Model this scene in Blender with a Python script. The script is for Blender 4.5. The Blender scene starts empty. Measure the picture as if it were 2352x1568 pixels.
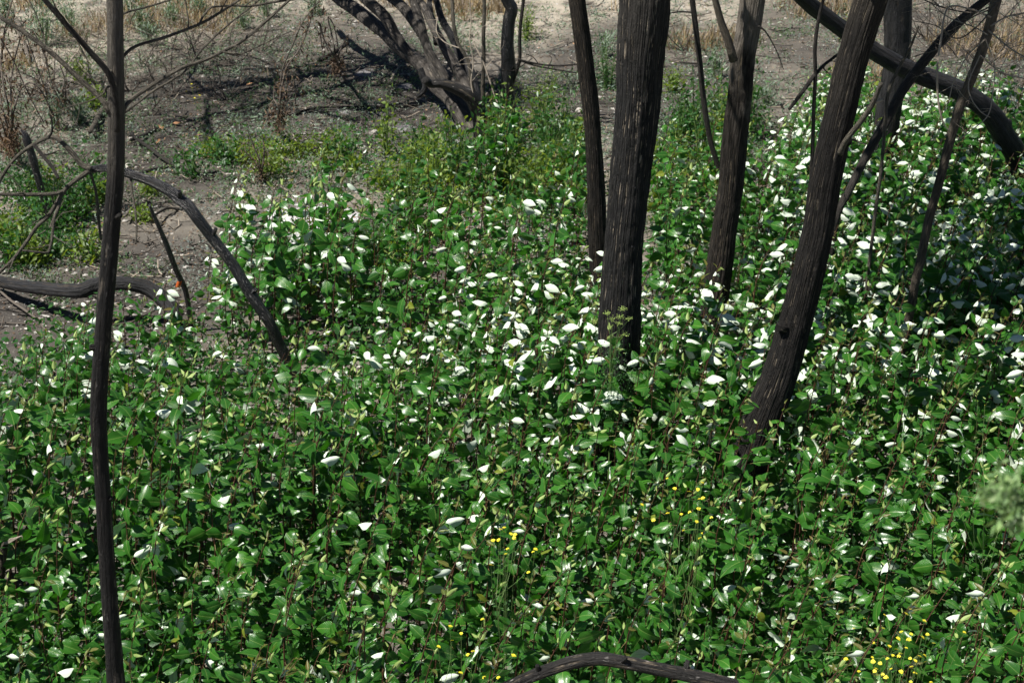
import bpy, math, random
import numpy as np
from mathutils import Vector, Matrix, Quaternion, noise

# ------------------------------------------------------------------ camera, sky, sun, exposure
sc = bpy.context.scene
H, PITCH, F = 5.6, math.radians(24.0), 4125.0          # camera height, tilt, focal length in units of a 2352 px wide picture
cam_d = bpy.data.cameras.new('camera'); cam = bpy.data.objects.new('camera', cam_d)
sc.collection.objects.link(cam)
cam.location = (0, 0, H); cam.rotation_euler = (math.pi/2 - PITCH, 0, 0)
cam_d.sensor_width = 22.2; cam_d.lens = F/2352*22.2
cam_d.clip_start = 0.05; cam_d.clip_end = 3000
cam_d.dof.use_dof = True; cam_d.dof.focus_distance = 9.6; cam_d.dof.aperture_fstop = 4.5
sc.camera = cam

SUN_EL, SUN_AZ = math.radians(60), math.atan2(-0.92, -0.40)      # high, over the photographer's shoulder
SUN = Vector((math.cos(SUN_EL)*math.sin(SUN_AZ), math.cos(SUN_EL)*math.cos(SUN_AZ), math.sin(SUN_EL)))
w = bpy.data.worlds.new('World'); sc.world = w; w.use_nodes = True
nt = w.node_tree; nt.nodes.clear()
sky = nt.nodes.new('ShaderNodeTexSky'); sky.sky_type = 'NISHITA'; sky.sun_disc = False
sky.air_density = .5; sky.dust_density = .15; sky.ozone_density = 1.0      # thin, dry, very clear air
sky.sun_elevation = SUN_EL; sky.sun_rotation = SUN_AZ
bg = nt.nodes.new('ShaderNodeBackground'); bg.inputs['Strength'].default_value = 0.05
wo = nt.nodes.new('ShaderNodeOutputWorld')
nt.links.new(sky.outputs[0], bg.inputs[0]); nt.links.new(bg.outputs[0], wo.inputs[0])
sl = bpy.data.lights.new('sun', 'SUN'); sl.energy = 5.0; sl.angle = math.radians(0.53); sl.color = (1, .955, .88)
so = bpy.data.objects.new('sun', sl); sc.collection.objects.link(so)
so.rotation_euler = SUN.to_track_quat('Z', 'Y').to_euler(); so.location = (-6, -6, 14)
sc.view_settings.view_transform = 'Standard'; sc.view_settings.look = 'None'
sc.view_settings.exposure = 0.72; sc.view_settings.gamma = 1.0; sc.view_settings.use_curve_mapping = False
sc.cycles.use_denoising = True; sc.cycles.use_adaptive_sampling = True; sc.cycles.adaptive_threshold = .02
sc.cycles.max_bounces = 4; sc.cycles.diffuse_bounces = 1; sc.cycles.glossy_bounces = 2; sc.cycles.transparent_max_bounces = 6
sc.cycles.sample_clamp_indirect = 6

# ------------------------------------------------------------------ helpers
RNG = random.Random(7); NR = np.random.default_rng(7)
C = sc.collection
CAM = np.array([0, 0, H])
FWD = np.array([0, math.cos(PITCH), -math.sin(PITCH)]); UP = np.array([0, math.sin(PITCH), math.cos(PITCH)])

def ray(u, v):
    return FWD + np.array([1, 0, 0])*((u-1176)/F) + UP*((784-v)/F)
def PY(u, v, Y):
    d = ray(u, v); t = Y/d[1]; return CAM + d*t, t
def PZ(u, v, h=0.0):
    d = ray(u, v); t = (h-H)/d[2]; return CAM + d*t, t
def proj(p):
    q = np.asarray(p, float) - CAM
    z = q@FWD
    return 1176 + F*q[0]/z, 784 - F*(q@UP)/z, z

def gh(x, y):
    """ground height"""
    f = .06*noise.noise((x*.45, y*.45, 3.1)) + .03*noise.noise((x*1.3, y*1.3, 7.7))
    return f
def ghd(x, y):
    return gh(x, y) + .020*noise.noise((x*4, y*4, 1.0)) + .012*noise.noise((x*11, y*11, 5.0))

def link(name, data, parent=None):
    o = bpy.data.objects.new(name, data); C.objects.link(o)
    if parent is not None: o.parent = parent
    return o
def tag(o, label, cat=None, group=None, kind=None):
    if label: o['label'] = label
    if cat: o['category'] = cat
    if group: o['group'] = group
    if kind: o['kind'] = kind
    return o
def thing(name, label, cat, loc=(0, 0, 0), group=None):
    e = link(name, None); e.location = loc
    e.empty_display_size = .1
    return tag(e, label, cat, group)

class MB:
    def __init__(s):
        s.v = []; s.loops = []; s.sizes = []; s.mat = []; s.uv = []; s.n = 0
    def add(s, v, f, mat=0, uv=None):
        v = np.asarray(v, float).reshape(-1, 3)
        s.v.append(v); s.uv.append(np.zeros_like(v) if uv is None else np.asarray(uv, float).reshape(-1, 3))
        for arr in (f if isinstance(f, list) else [f]):
            arr = np.asarray(arr, dtype=np.int64)
            if arr.size == 0: continue
            s.loops.append((arr + s.n).ravel()); s.sizes.append(np.full(len(arr), arr.shape[1]))
            m = np.asarray(mat)
            s.mat.append(np.full(len(arr), int(m)) if m.ndim == 0 else m)
        s.n += len(v)
        return s
    def mesh(s, name, mats, smooth=True, origin=None):
        me = bpy.data.meshes.new(name)
        v = np.concatenate(s.v); lo = np.concatenate(s.loops); sz = np.concatenate(s.sizes); mi = np.concatenate(s.mat); uv = np.concatenate(s.uv)
        if origin is not None: v = v - np.asarray(origin)
        me.vertices.add(len(v)); me.vertices.foreach_set('co', v.astype(np.float32).ravel())
        me.loops.add(len(lo)); me.loops.foreach_set('vertex_index', lo.astype(np.int32))
        me.polygons.add(len(sz)); st = np.concatenate([[0], np.cumsum(sz)[:-1]])
        me.polygons.foreach_set('loop_start', st.astype(np.int32)); me.polygons.foreach_set('loop_total', sz.astype(np.int32))
        me.polygons.foreach_set('material_index', mi.astype(np.int32))
        me.polygons.foreach_set('use_smooth', np.full(len(sz), smooth))
        a = me.attributes.new('tuv', 'FLOAT_VECTOR', 'POINT'); a.data.foreach_set('vector', uv.astype(np.float32).ravel())
        for m in mats: me.materials.append(m)
        me.update(calc_edges=True); me.validate()
        return me
    def build(s, name, mats, parent=None, origin=None, smooth=True):
        return link(name, s.mesh(name, mats, smooth, origin), parent)

def catmull(P, R, n):
    P = np.asarray(P, float); R = np.asarray(R, float)
    if len(P) == 2: P = np.array([P[0], (P[0]+P[1])/2, P[1]]); R = np.array([R[0], R.mean(), R[1]])
    Q = np.vstack([2*P[0]-P[1], P, 2*P[-1]-P[-2]]); S = np.concatenate([[R[0]], R, [R[-1]]])
    seg = np.linalg.norm(np.diff(P, axis=0), axis=1); tot = seg.sum()
    out = []; rr = []
    for i in range(len(P)-1):
        k = max(1, int(round(n*seg[i]/tot)))
        for j in range(k):
            t = j/k; a, b, c, d = Q[i], Q[i+1], Q[i+2], Q[i+3]
            out.append(.5*((2*b)+(-a+c)*t+(2*a-5*b+4*c-d)*t*t+(-a+3*b-3*c+d)*t**3))
            rr.append(S[i+1]*(1-t)+S[i+2]*t)
    out.append(P[-1]); rr.append(R[-1])
    return np.array(out), np.array(rr)

def tube(mb, P, R, sides=8, mat=0, bark=0.0, freq=9.0, seed=0.0, cap=True):
    """tube along P; bark = depth of furrows as a share of the radius; tuv holds metres round and along"""
    P = np.asarray(P, float); R = np.asarray(R, float); n = len(P)
    T = np.gradient(P, axis=0); T /= np.linalg.norm(T, axis=1)[:, None] + 1e-12
    N = np.array([0, 1., 0]) - T[0]*T[0][1]
    if np.linalg.norm(N) < .2: N = np.array([1., 0, 0]) - T[0]*T[0][0]
    N /= np.linalg.norm(N)
    L = np.concatenate([[0], np.cumsum(np.linalg.norm(np.diff(P, axis=0), axis=1))])
    ang = np.linspace(0, 2*math.pi, sides+1)
    V = []; UV = []
    rm = R.mean()
    for i in range(n):
        N = N - T[i]*(N@T[i]); N /= np.linalg.norm(N); B = np.cross(T[i], N)
        ca, sa = np.cos(ang), np.sin(ang)
        r = np.full(sides+1, R[i]); gv = np.zeros(sides+1)
        if bark:
            for j in range(sides):
                x, y = math.cos(ang[j]), math.sin(ang[j])
                q = noise.noise((x*freq*.5+seed, y*freq*.5, L[i]*1.6+seed)) * 1.0
                q2 = noise.noise((x*1.2+seed, y*1.2, L[i]*1.8+seed*2))
                q3 = noise.noise((x*2.4+seed, y*2.4, L[i]*14+seed*2))
                gv[j] = 1-min(1, abs(q)*3.6)
                r[j] *= 1 - bark*gv[j] + .10*q2 + .05*q3
            r[sides] = r[0]; gv[sides] = gv[0]
        V.append(P[i] + (N[None]*ca[:, None] + B[None]*sa[:, None])*r[:, None])
        UV.append(np.stack([ang*rm, np.full(sides+1, L[i]), gv], 1))
    V = np.concatenate(V); UV = np.concatenate(UV)
    m = sides+1
    i, j = np.meshgrid(np.arange(n-1), np.arange(sides), indexing='ij')
    a = (i*m+j).ravel()
    q = np.stack([a, a+1, a+1+m, a+m], 1)
    fs = [q]
    if cap:
        k = len(V); V = np.vstack([V, P[0], P[-1]]); UV = np.vstack([UV, UV[0], UV[-1]])
        jj = np.arange(sides)
        fs.append(np.stack([np.full(sides, k), jj+1, jj], 1)); b = (n-1)*m
        fs.append(np.stack([np.full(sides, k+1), b+jj, b+jj+1], 1))
    mb.add(V, fs, mat, UV)

def dl(pts, Y):
    """traced (u, v, width) points at distance(s) Y -> 3-D points and radii"""
    n = len(pts)
    Ys = [Y]*n if not isinstance(Y, (list, tuple)) else list(np.interp(np.linspace(0, 1, n), np.linspace(0, 1, len(Y)), Y))
    P, R = [], []
    for (u, v, wd), y in zip(pts, Ys):
        p, t = PY(u, v, y); P.append(p); R.append(wd/2/F*t)
    return np.array(P), np.array(R)

def smooth_noise_path(P, R, amp, seed):
    P = P.copy()
    for i in range(len(P)):
        P[i] += np.array(noise.noise_vector((P[i][0]*3+seed, P[i][1]*3, P[i][2]*3)))*amp
    return P, R

# ------------------------------------------------------------------ materials
def new_mat(name):
    m = bpy.data.materials.new(name); m.use_nodes = True
    t = m.node_tree; t.nodes.clear()
    return m, t
class NT:
    """small node-graph writer"""
    def __init__(s, name):
        s.m, s.t = new_mat(name); s.out = s.n('OutputMaterial')
    def n(s, kind, **kw):
        x = s.t.nodes.new('ShaderNode'+kind)
        for k, v in kw.items():
            if k in x.inputs: s.set(x.inputs[k], v)
            else: setattr(x, k, v)
        return x
    def set(s, inp, v):
        if isinstance(v, bpy.types.NodeSocket): s.t.links.new(v, inp)
        else:
            if isinstance(v, tuple) and len(v) == 3 and inp.type == 'RGBA': v = (*v, 1)
            inp.default_value = v
    def mix(s, f, a, b, mode='MIX'):
        x = s.t.nodes.new('ShaderNodeMix'); x.data_type = 'RGBA'; x.blend_type = mode
        s.set(x.inputs[0], f); s.set(x.inputs[6], a); s.set(x.inputs[7], b); return x.outputs[2]
    def math(s, op, a, b=0.0, c=None, clamp=False):
        x = s.t.nodes.new('ShaderNodeMath'); x.operation = op; x.use_clamp = clamp
        s.set(x.inputs[0], a); s.set(x.inputs[1], b)
        if c is not None: s.set(x.inputs[2], c)
        return x.outputs[0]
    def ramp(s, f, lo, hi):
        x = s.t.nodes.new('ShaderNodeMapRange'); x.interpolation_type = 'SMOOTHSTEP'
        s.set(x.inputs[0], f); x.inputs[1].default_value = lo; x.inputs[2].default_value = hi
        return x.outputs[0]
    def attr(s, name):
        return s.n('Attribute', attribute_name=name)
    def mapping(s, vec, scale, loc=(0, 0, 0)):
        x = s.t.nodes.new('ShaderNodeMapping'); s.set(x.inputs['Vector'], vec); x.inputs['Scale'].default_value = scale; x.inputs['Location'].default_value = loc
        return x.outputs[0]
    def noise(s, vec, scale=1.0, detail=4.0, rough=.55):
        x = s.t.nodes.new('ShaderNodeTexNoise'); s.set(x.inputs['Vector'], vec)
        x.inputs['Scale'].default_value = scale; x.inputs['Detail'].default_value = detail; x.inputs['Roughness'].default_value = rough
        return x.outputs[0]
    def bump(s, h, strength=.5, dist=.01):
        x = s.t.nodes.new('ShaderNodeBump'); x.inputs['Strength'].default_value = strength; x.inputs['Distance'].default_value = dist
        s.set(x.inputs['Height'], h); return x.outputs[0]
    def pbr(s, col, rough=.6, normal=None, spec=.5):
        x = s.t.nodes.new('ShaderNodeBsdfPrincipled'); s.set(x.inputs['Base Color'], col); s.set(x.inputs['Roughness'], rough)
        s.set(x.inputs['Specular IOR Level'], spec)
        if normal is not None: s.set(x.inputs['Normal'], normal)
        return x.outputs[0]
    def done(s, sh):
        s.t.links.new(sh, s.out.inputs[0]); return s.m

def leaf_mat(name, top, top2, under, trans, rough=.36, tw=.3, under_w=None, veins=True, spec=.4, yellow=False):
    """a leaf has two sides: green glossy face, pale matt underside; both let some light through"""
    g = NT(name)
    geo = g.n('NewGeometry'); oi = g.n('ObjectInfo')
    r = g.math('FRACT', g.math('ADD', oi.outputs['Random'], geo.outputs['Random Per Island']))
    r2 = g.math('FRACT', g.math('MULTIPLY', r, 7.31))
    a = g.attr('tuv')
    sx = g.n('SeparateXYZ', Vector=a.outputs['Vector'])
    ax = g.math('ABSOLUTE', sx.outputs[0])
    col = g.mix(r, top, top2)
    col = g.mix(g.math('MULTIPLY', r2, .75), col, (top[0]*.45, top[1]*.5, top[2]*.9))
    if yellow: col = g.mix(g.ramp(g.math('FRACT', g.math('MULTIPLY', r, 13.7)), .990, .993), col, (.16, .17, .02))
    nb = g.noise(a.outputs['Vector'], 6, 3)
    col = g.mix(g.math('MULTIPLY', nb, .35), col, tuple(c*1.45 for c in top2))
    ucol = g.mix(g.math('MULTIPLY', r2, .5), under, tuple(c*.82 for c in under))
    if veins:
        rib = g.ramp(ax, .022, .006)
        ph = g.math('ADD', g.math('MULTIPLY', sx.outputs[1], 9.0), g.math('MULTIPLY', ax, -11.0))
        ve = g.ramp(g.math('ABSOLUTE', g.math('SUBTRACT', g.math('FRACT', ph), .5)), .07, .0)
        vein = g.math('MAXIMUM', rib, g.math('MULTIPLY', ve, .45))
        col = g.mix(g.math('MULTIPLY', vein, .55), col, (.20, .30, .08))
        ucol = g.mix(g.math('MULTIPLY', vein, .5), ucol, (.33, .42, .2))
        nrm = g.bump(g.math('ADD', g.math('MULTIPLY', ve, -.6), g.math('MULTIPLY', nb, .6)), .25, .004)
    else: nrm = g.bump(nb, .2, .003)
    tcol = g.mix(r, trans, tuple(min(1, c*1.3) for c in trans))
    tr = g.n('BsdfTranslucent', Color=tcol)
    top_s = g.n('MixShader'); g.set(top_s.inputs[0], tw); g.set(top_s.inputs[1], g.pbr(col, rough, nrm, spec)); g.set(top_s.inputs[2], tr.outputs[0])
    un_s = g.n('MixShader'); g.set(un_s.inputs[0], tw if under_w is None else under_w); g.set(un_s.inputs[1], g.pbr(ucol, .55, nrm, .4)); g.set(un_s.inputs[2], tr.outputs[0])
    side = g.n('MixShader'); g.set(side.inputs[0], geo.outputs['Backfacing']); g.set(side.inputs[1], top_s.outputs[0]); g.set(side.inputs[2], un_s.outputs[0])
    return g.done(side.outputs[0])

M = {}
M['leaf'] = leaf_mat('poplar_leaf', (.014, .078, .010), (.036, .138, .012), (.66, .76, .62), (.09, .42, .012), .31, .16, .04, True, .42, True)
M['young'] = leaf_mat('young_poplar_leaf', (.10, .16, .02), (.13, .085, .03), (.27, .37, .10), (.26, .40, .03), .36, .30, .15)
M['bush'] = leaf_mat('bush_leaf', (.06, .13, .012), (.13, .19, .016), (.16, .24, .06), (.34, .46, .03), .5, .32, None, False)
M['bush_dark'] = leaf_mat('dark_bush_leaf', (.018, .072, .016), (.034, .108, .018), (.07, .14, .05), (.10, .32, .02), .4, .22, None, False)
M['willow'] = leaf_mat('willow_leaf', (.11, .17, .10), (.17, .23, .15), (.32, .40, .30), (.2, .34, .1), .45, .22, None, False)
M['weed'] = leaf_mat('weed_leaf', (.05, .10, .045), (.09, .14, .07), (.15, .2, .11), (.16, .28, .06), .55, .25, None, False)
M['sage'] = leaf_mat('grey_weed_leaf', (.13, .17, .13), (.19, .22, .17), (.25, .29, .22), (.16, .2, .1), .7, .15, None, False)
M['withered'] = leaf_mat('withered_leaf', (.085, .05, .03), (.14, .09, .05), (.15, .1, .06), (.15, .07, .02), .8, .15, None, False)
M['straw'] = leaf_mat('straw', (.36, .28, .17), (.25, .20, .13), (.36, .27, .14), (.3, .2, .06), .7, .15, None, False)
M['sprig'] = leaf_mat('sprig_leaf', (.16, .27, .09), (.24, .36, .14), (.3, .4, .2), (.3, .5, .1), .5, .3, None, False)
M['crown'] = leaf_mat('crown_leaf', (.03, .10, .02), (.05, .14, .03), (.3, .36, .26), (.14, .36, .03), .4, .22, None, False)
M['litter_leaf'] = leaf_mat('fallen_leaf', (.42, .17, .06), (.33, .20, .10), (.38, .24, .14), (.3, .12, .03), .7, .1, None, False)

def plain(name, c1, c2, rough=.7, scale=30, bump=.3, dist=.004, spec=.4):
    g = NT(name); tc = g.n('TexCoord'); oi = g.n('ObjectInfo'); geo = g.n('NewGeometry')
    nz = g.noise(tc.outputs['Object'], scale, 5)
    f = g.math('ADD', g.math('MULTIPLY', nz, .6), g.math('MULTIPLY', geo.outputs['Random Per Island'], .5))
    return g.done(g.pbr(g.mix(f, c1, c2), rough, g.bump(nz, bump, dist), spec))
M['stem'] = plain('red_brown_stem', (.028, .013, .010), (.085, .036, .020), .5, 60)
M['petiole'] = plain('leaf_stalk', (.12, .13, .04), (.2, .15, .06), .5, 60)
M['greenstem'] = plain('green_stem', (.06, .12, .03), (.13, .20, .06), .5, 60)
M['twig'] = plain('dead_twig', (.05, .04, .033), (.13, .11, .09), .8, 50)
M['pale_twig'] = plain('pale_dead_twig', (.2, .165, .125), (.36, .31, .25), .8, 50)
M['petal'] = plain('yellow_petal', (.72, .62, .02), (.8, .72, .06), .5, 60)
M['umbel'] = plain('pale_umbel', (.22, .34, .07), (.38, .48, .14), .6, 60)
M['stone'] = plain('pale_stone', (.30, .27, .24), (.5, .47, .43), .85, 30)
M['chip'] = plain('ground_chip', (.05, .046, .042), (.58, .55, .51), .85, 40)
M['orange'] = plain('orange_tag', (.40, .075, .012), (.5, .10, .015), .6, 40, .1)

def bark_mat(name, char=(.018, .016, .015), char2=(.055, .049, .043), grey=(.16, .14, .12), grey_z=(99, 100), streak=.5, gloss=.0,
             scol=(.36, .27, .17), white=.0, fis=1.0):
    """charred bark: black plates, dark furrows, pale wood showing in broken lines; unburnt grey bark above height grey_z"""
    g = NT(name); a = g.attr('tuv'); uv = a.outputs['Vector']; tc = g.n('TexCoord')
    geo = g.n('NewGeometry'); pz = g.n('SeparateXYZ', Vector=geo.outputs['Position']).outputs[2]
    plates = g.noise(g.mapping(uv, (75*fis, 9*fis, 0)), 1, 6, .68)
    fine = g.noise(g.mapping(uv, (120, 60, 0)), 1, 4, .6)
    big = g.noise(g.mapping(uv, (5, 2.2, 0), (3, 1, 0)), 1, 4)
    col = g.mix(g.ramp(plates, .38, .62), char, char2)
    gm = g.ramp(g.math('ADD', pz, g.math('MULTIPLY', g.math('SUBTRACT', big, .5), 1.6)), grey_z[0], grey_z[1])
    gcol = g.mix(g.ramp(plates, .3, .7), tuple(c*.5 for c in grey), grey)
    col = g.mix(gm, col, gcol)
    col = g.mix(g.math('MULTIPLY', g.ramp(big, .55, .75), .45), col, tuple(c*1.7 for c in char2))
    col = g.mix(g.math('MULTIPLY', fine, .3), col, (.01, .009, .009))
    gro = g.n('SeparateXYZ', Vector=uv).outputs[2]
    ln = g.math('MULTIPLY', g.ramp(gro, .62, .96), g.ramp(g.noise(g.mapping(uv, (30*fis, 1.6*fis, 0), (7, 3, 0)), 1, 2, .5), .30, .44))
    br = g.ramp(g.noise(g.mapping(uv, (34, 15, 0), (1, 9, 0)), 1, 2, .5), .44, .54)
    col = g.mix(g.math('MULTIPLY', gro, .3), col, tuple(c*.5 for c in char))
    st = g.math('MULTIPLY', g.math('MULTIPLY', ln, br), streak)
    col = g.mix(st, col, scol)
    if white:
        wm = g.math('MULTIPLY', g.ramp(g.noise(g.mapping(uv, (30, 11, 0), (2, 5, 0)), 1, 3), .63, .70), white)
        col = g.mix(wm, col, (.5, .47, .44))
    hgt = g.math('ADD', g.math('MULTIPLY', plates, 1.0), g.math('MULTIPLY', fine, .35))
    hgt = g.math('SUBTRACT', hgt, g.math('MULTIPLY', gro, .22))
    rough = g.math('SUBTRACT', .80-gloss*.9, g.math('MULTIPLY', g.ramp(big, .4, .65), gloss*.3))
    return g.done(g.pbr(col, rough, g.bump(hgt, 1.0, .022), .12 + gloss*.9))
M['bark_thick'] = bark_mat('charred_furrowed_bark', (.016, .016, .016), (.034, .033, .032), (.08, .073, .064), (2.4, 3.6), .7, .05, (.44, .37, .28))
M['bark_lean'] = bark_mat('blackened_bark', (.011, .0105, .010), (.025, .0225, .0205), (.07, .06, .048), (2.6, 3.8), .35, .05, (.36, .30, .22))
M['bark_narrow'] = bark_mat('scorched_narrow_bark', (.014, .0125, .011), (.036, .031, .026), (.09, .075, .06), (2.2, 3.2), .45, .05, (.26, .20, .14))
M['bark_mid'] = bark_mat('scorched_brown_bark', (.016, .014, .012), (.042, .036, .030), (.25, .22, .185), (2.05, 2.35), .4, .05, (.30, .24, .16))
M['bark_slim'] = bark_mat('slender_charred_bark', (.009, .009, .009), (.019, .018, .0175), (.20, .18, .15), (3.2, 4.0), .2, .14, (.45, .38, .3), .12, 1.6)
M['bark_gloss'] = bark_mat('shiny_char', (.010, .010, .0105), (.024, .023, .025), (.1, .09, .08), (99, 100), .15, .48, (.42, .36, .3), .35)
M['bark_log'] = bark_mat('charred_log_bark', (.012, .0115, .011), (.032, .029, .027), (.1, .09, .08), (99, 100), .35, .25, (.4, .32, .22), .5)
M['bark_grey'] = bark_mat('grey_willow_bark', (.04, .036, .032), (.11, .098, .086), (.17, .15, .13), (1.2, 2.6), .5, .1, (.34, .29, .23), .3)
M['bark_black'] = bark_mat('black_bark', (.012, .012, .013), (.034, .034, .036), (.06, .06, .06), (99, 100), .1, .2)
M['bark_pole'] = bark_mat('brown_pole_bark', (.05, .042, .033), (.13, .108, .083), (.22, .185, .145), (1.6, 3.0), .3, .05, (.34, .28, .2), .0, 1.4)
M['branch'] = bark_mat('grey_branch_bark', (.06, .053, .042), (.17, .152, .12), (.16, .14, .11), (99, 100), .3, .1, (.3, .26, .2), .0, 2.0)
M['branch_dark'] = bark_mat('dark_branch_bark', (.018, .016, .014), (.05, .044, .038), (.1, .09, .08), (99, 100), .2, .15, (.3, .25, .2), .0, 2.0)

# ------------------------------------------------------------------ ground
def ground_material():
    g = NT('burnt_sandy_ground'); tc = g.n('TexCoord'); P = tc.outputs['Object']
    sx = g.n('SeparateXYZ', Vector=P); y = sx.outputs[1]
    n1 = g.noise(P, .55, 5); n2 = g.noise(P, 2.7, 6, .62); n3 = g.noise(P, 19, 6, .65); n4 = g.noise(P, 90, 4, .6)
    sand = g.mix(n2, (.21, .188, .152), (.47, .42, .345))
    dirt = g.mix(n3, (.05, .046, .040), (.18, .164, .142))
    far = g.math('MULTIPLY', g.ramp(g.math('ADD', y, g.math('MULTIPLY', g.math('SUBTRACT', n1, .5), 9.0)), 17.5, 23.0), g.ramp(n2, .36, .54))
    patch = g.ramp(n2, .42, .62)
    col = g.mix(g.math('MAXIMUM', far, g.math('MULTIPLY', patch, .42)), dirt, sand)
    col = g.mix(g.math('MULTIPLY', g.ramp(n3, .55, .75), .55), col, (.035, .031, .029))
    a = g.attr('ash').outputs['Fac']
    am = g.ramp(g.math('ADD', a, g.math('MULTIPLY', g.math('SUBTRACT', g.noise(P, 9, 6, .7), .5), 2.6)), .45, .75)
    col = g.mix(am, col, g.mix(n4, (.55, .54, .56), (.74, .73, .74)))
    c = g.attr('char').outputs['Fac']
    cm = g.ramp(g.math('ADD', c, g.math('MULTIPLY', g.math('SUBTRACT', n2, .5), .9)), .35, .7)
    col = g.mix(g.math('MULTIPLY', cm, .72), col, (.035, .032, .031))  # darkens burnt soil, and the painted upper-right shade with it
    col = g.mix(g.math('MULTIPLY', g.ramp(n4, .55, .7), .35), col, (.33, .29, .25))
    h = g.math('ADD', g.math('MULTIPLY', n3, 1.0), g.math('MULTIPLY', n4, .5))
    return g.done(g.pbr(col, .95, g.bump(h, .9, .02), .15))
M['ground'] = ground_material()

ASH = [(715, 520, .42, .26), (640, 500, .16, .10), (775, 500, .22, .12), (1028, 329, .22, .09), (837, 174, .14, .1), (793, 260, .12, .06), (927, 295, .15, .07),
       (884, 262, .12, .05), (930, 205, .1, .06), (50, 455, .12, .06), (640, 338, .12, .05), (880, 640, .14, .06), (690, 560, .3, .1)]
CHAR_SHADE = [(2200, 120, 2.5, 1.5), (1950, 90, 1.5, 1.2), (700, 170, 2.2, 1.6), (420, 330, 1.2, 1.0), (1500, 160, 1.6, 1.2), (1050, 250, 1.2, .8), (300, 700, 1.0, .8), (900, 650, .6, .4), (1620, 300, .8, 1.2), (30, 780, .8, .7)]  # burnt soil patches, plus shade painted into the ground at upper right
def build_ground():
    xs = np.concatenate([[-900, -300, -90, -30, -14], np.arange(-9, 9.001, .085), [14, 30, 90, 300, 900]])
    ys = np.concatenate([[-300, -60, -12, 0, 3], np.arange(5, 31.001, .085), [36, 48, 90, 300, 1200]])
    X, Y = np.meshgrid(xs, ys)
    Z = np.zeros_like(X)
    for i in range(X.shape[0]):
        for j in range(X.shape[1]):
            Z[i, j] = ghd(X[i, j], Y[i, j])
    def blob(lst):
        A = np.zeros_like(X)
        for u, v, a, b in lst:
            p, _ = PZ(u, v, 0)
            A = np.maximum(A, np.exp(-(((X-p[0])/a)**2 + ((Y-p[1])/(b*2.2))**2)*.9))
        return A
    ash = blob(ASH); ch = blob(CHAR_SHADE)
    Z += .035*np.clip(ash-.3, 0, 1)
    ny, nx = X.shape
    i, j = np.meshgrid(np.arange(ny-1), np.arange(nx-1), indexing='ij'); a = (i*nx+j).ravel()
    mb = MB(); mb.add(np.stack([X.ravel(), Y.ravel(), Z.ravel()], 1), np.stack([a, a+1, a+1+nx, a+nx], 1))
    o = mb.build('ground', [M['ground']])
    for nm, arr in (('ash', ash), ('char', ch)):
        at = o.data.attributes.new(nm, 'FLOAT', 'POINT'); at.data.foreach_set('value', arr.ravel().astype(np.float32))
    tag(o, None, None, None, 'structure')
build_ground()

# ------------------------------------------------------------------ leaf templates
def basis(d, n):
    """rotation matrices (N,3,3) with columns x, y=d, z=n; d is made square to n"""
    n = n/np.linalg.norm(n, axis=-1, keepdims=True)
    d = d - n*np.sum(d*n, axis=-1, keepdims=True)
    d = d/(np.linalg.norm(d, axis=-1, keepdims=True)+1e-9)
    x = np.cross(d, n)
    return np.stack([x, d, n], axis=-1)

def wprof(t, wide=.32):
    k = math.log(.5)/math.log(wide)
    return np.sin(math.pi*np.clip(t, 0, 1)**k)**.78*(1-.12*t)

def leaf_template(nx, ny, width, fold, curl, roll, twist, pet=.32, seed=0, wide=.33, bite=0.):
    """unit-length blade with stalk: returns verts, quads/tris, uv, mat index (0 blade, 1 stalk)"""
    t = np.linspace(0, 1, ny+1); s = np.linspace(-1, 1, nx+1)
    V = []; U = []
    for tt in t:
        wv = width/2*wprof(np.array(tt), wide) if 0 < tt < 1 else .004
        for ss in s:
            x = ss*wv
            if bite and ss*bite > .3 and .45 < tt < .75: x *= 1-.55*abs(bite)
            z = abs(x)*fold - roll*(x/width*2)**2*.25 - curl*tt**1.8*.4 + .018*math.sin(tt*11+seed)*ss + .012*math.sin(tt*17+seed*2)*abs(ss)
            tw = twist*tt
            x2, z2 = x*math.cos(tw)-z*math.sin(tw)*.3, z+x*math.sin(tw)
            yy = tt*(1-.12*abs(curl)*tt)
            V.append((x2, pet+yy, z2)); U.append((x, tt, 0))
    m = nx+1
    i, j = np.meshgrid(np.arange(ny), np.arange(nx), indexing='ij'); a = (i*m+j).ravel()
    f = np.stack([a, a+1, a+1+m, a+m], 1)
    k = len(V); r0 = .014
    for yy, r in ((0, r0), (pet, r0*.8)):
        for q in range(3):
            an = q*2.094; V.append((r*math.cos(an), yy, r*math.sin(an)-.004)); U.append((.3, .5, 0))
    pf = np.array([[k+q, k+(q+1) % 3, k+3+(q+1) % 3, k+3+q] for q in range(3)])
    return np.array(V), np.vstack([f, pf]), np.array(U), np.concatenate([np.zeros(len(f), int), np.ones(3, int)])

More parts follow.
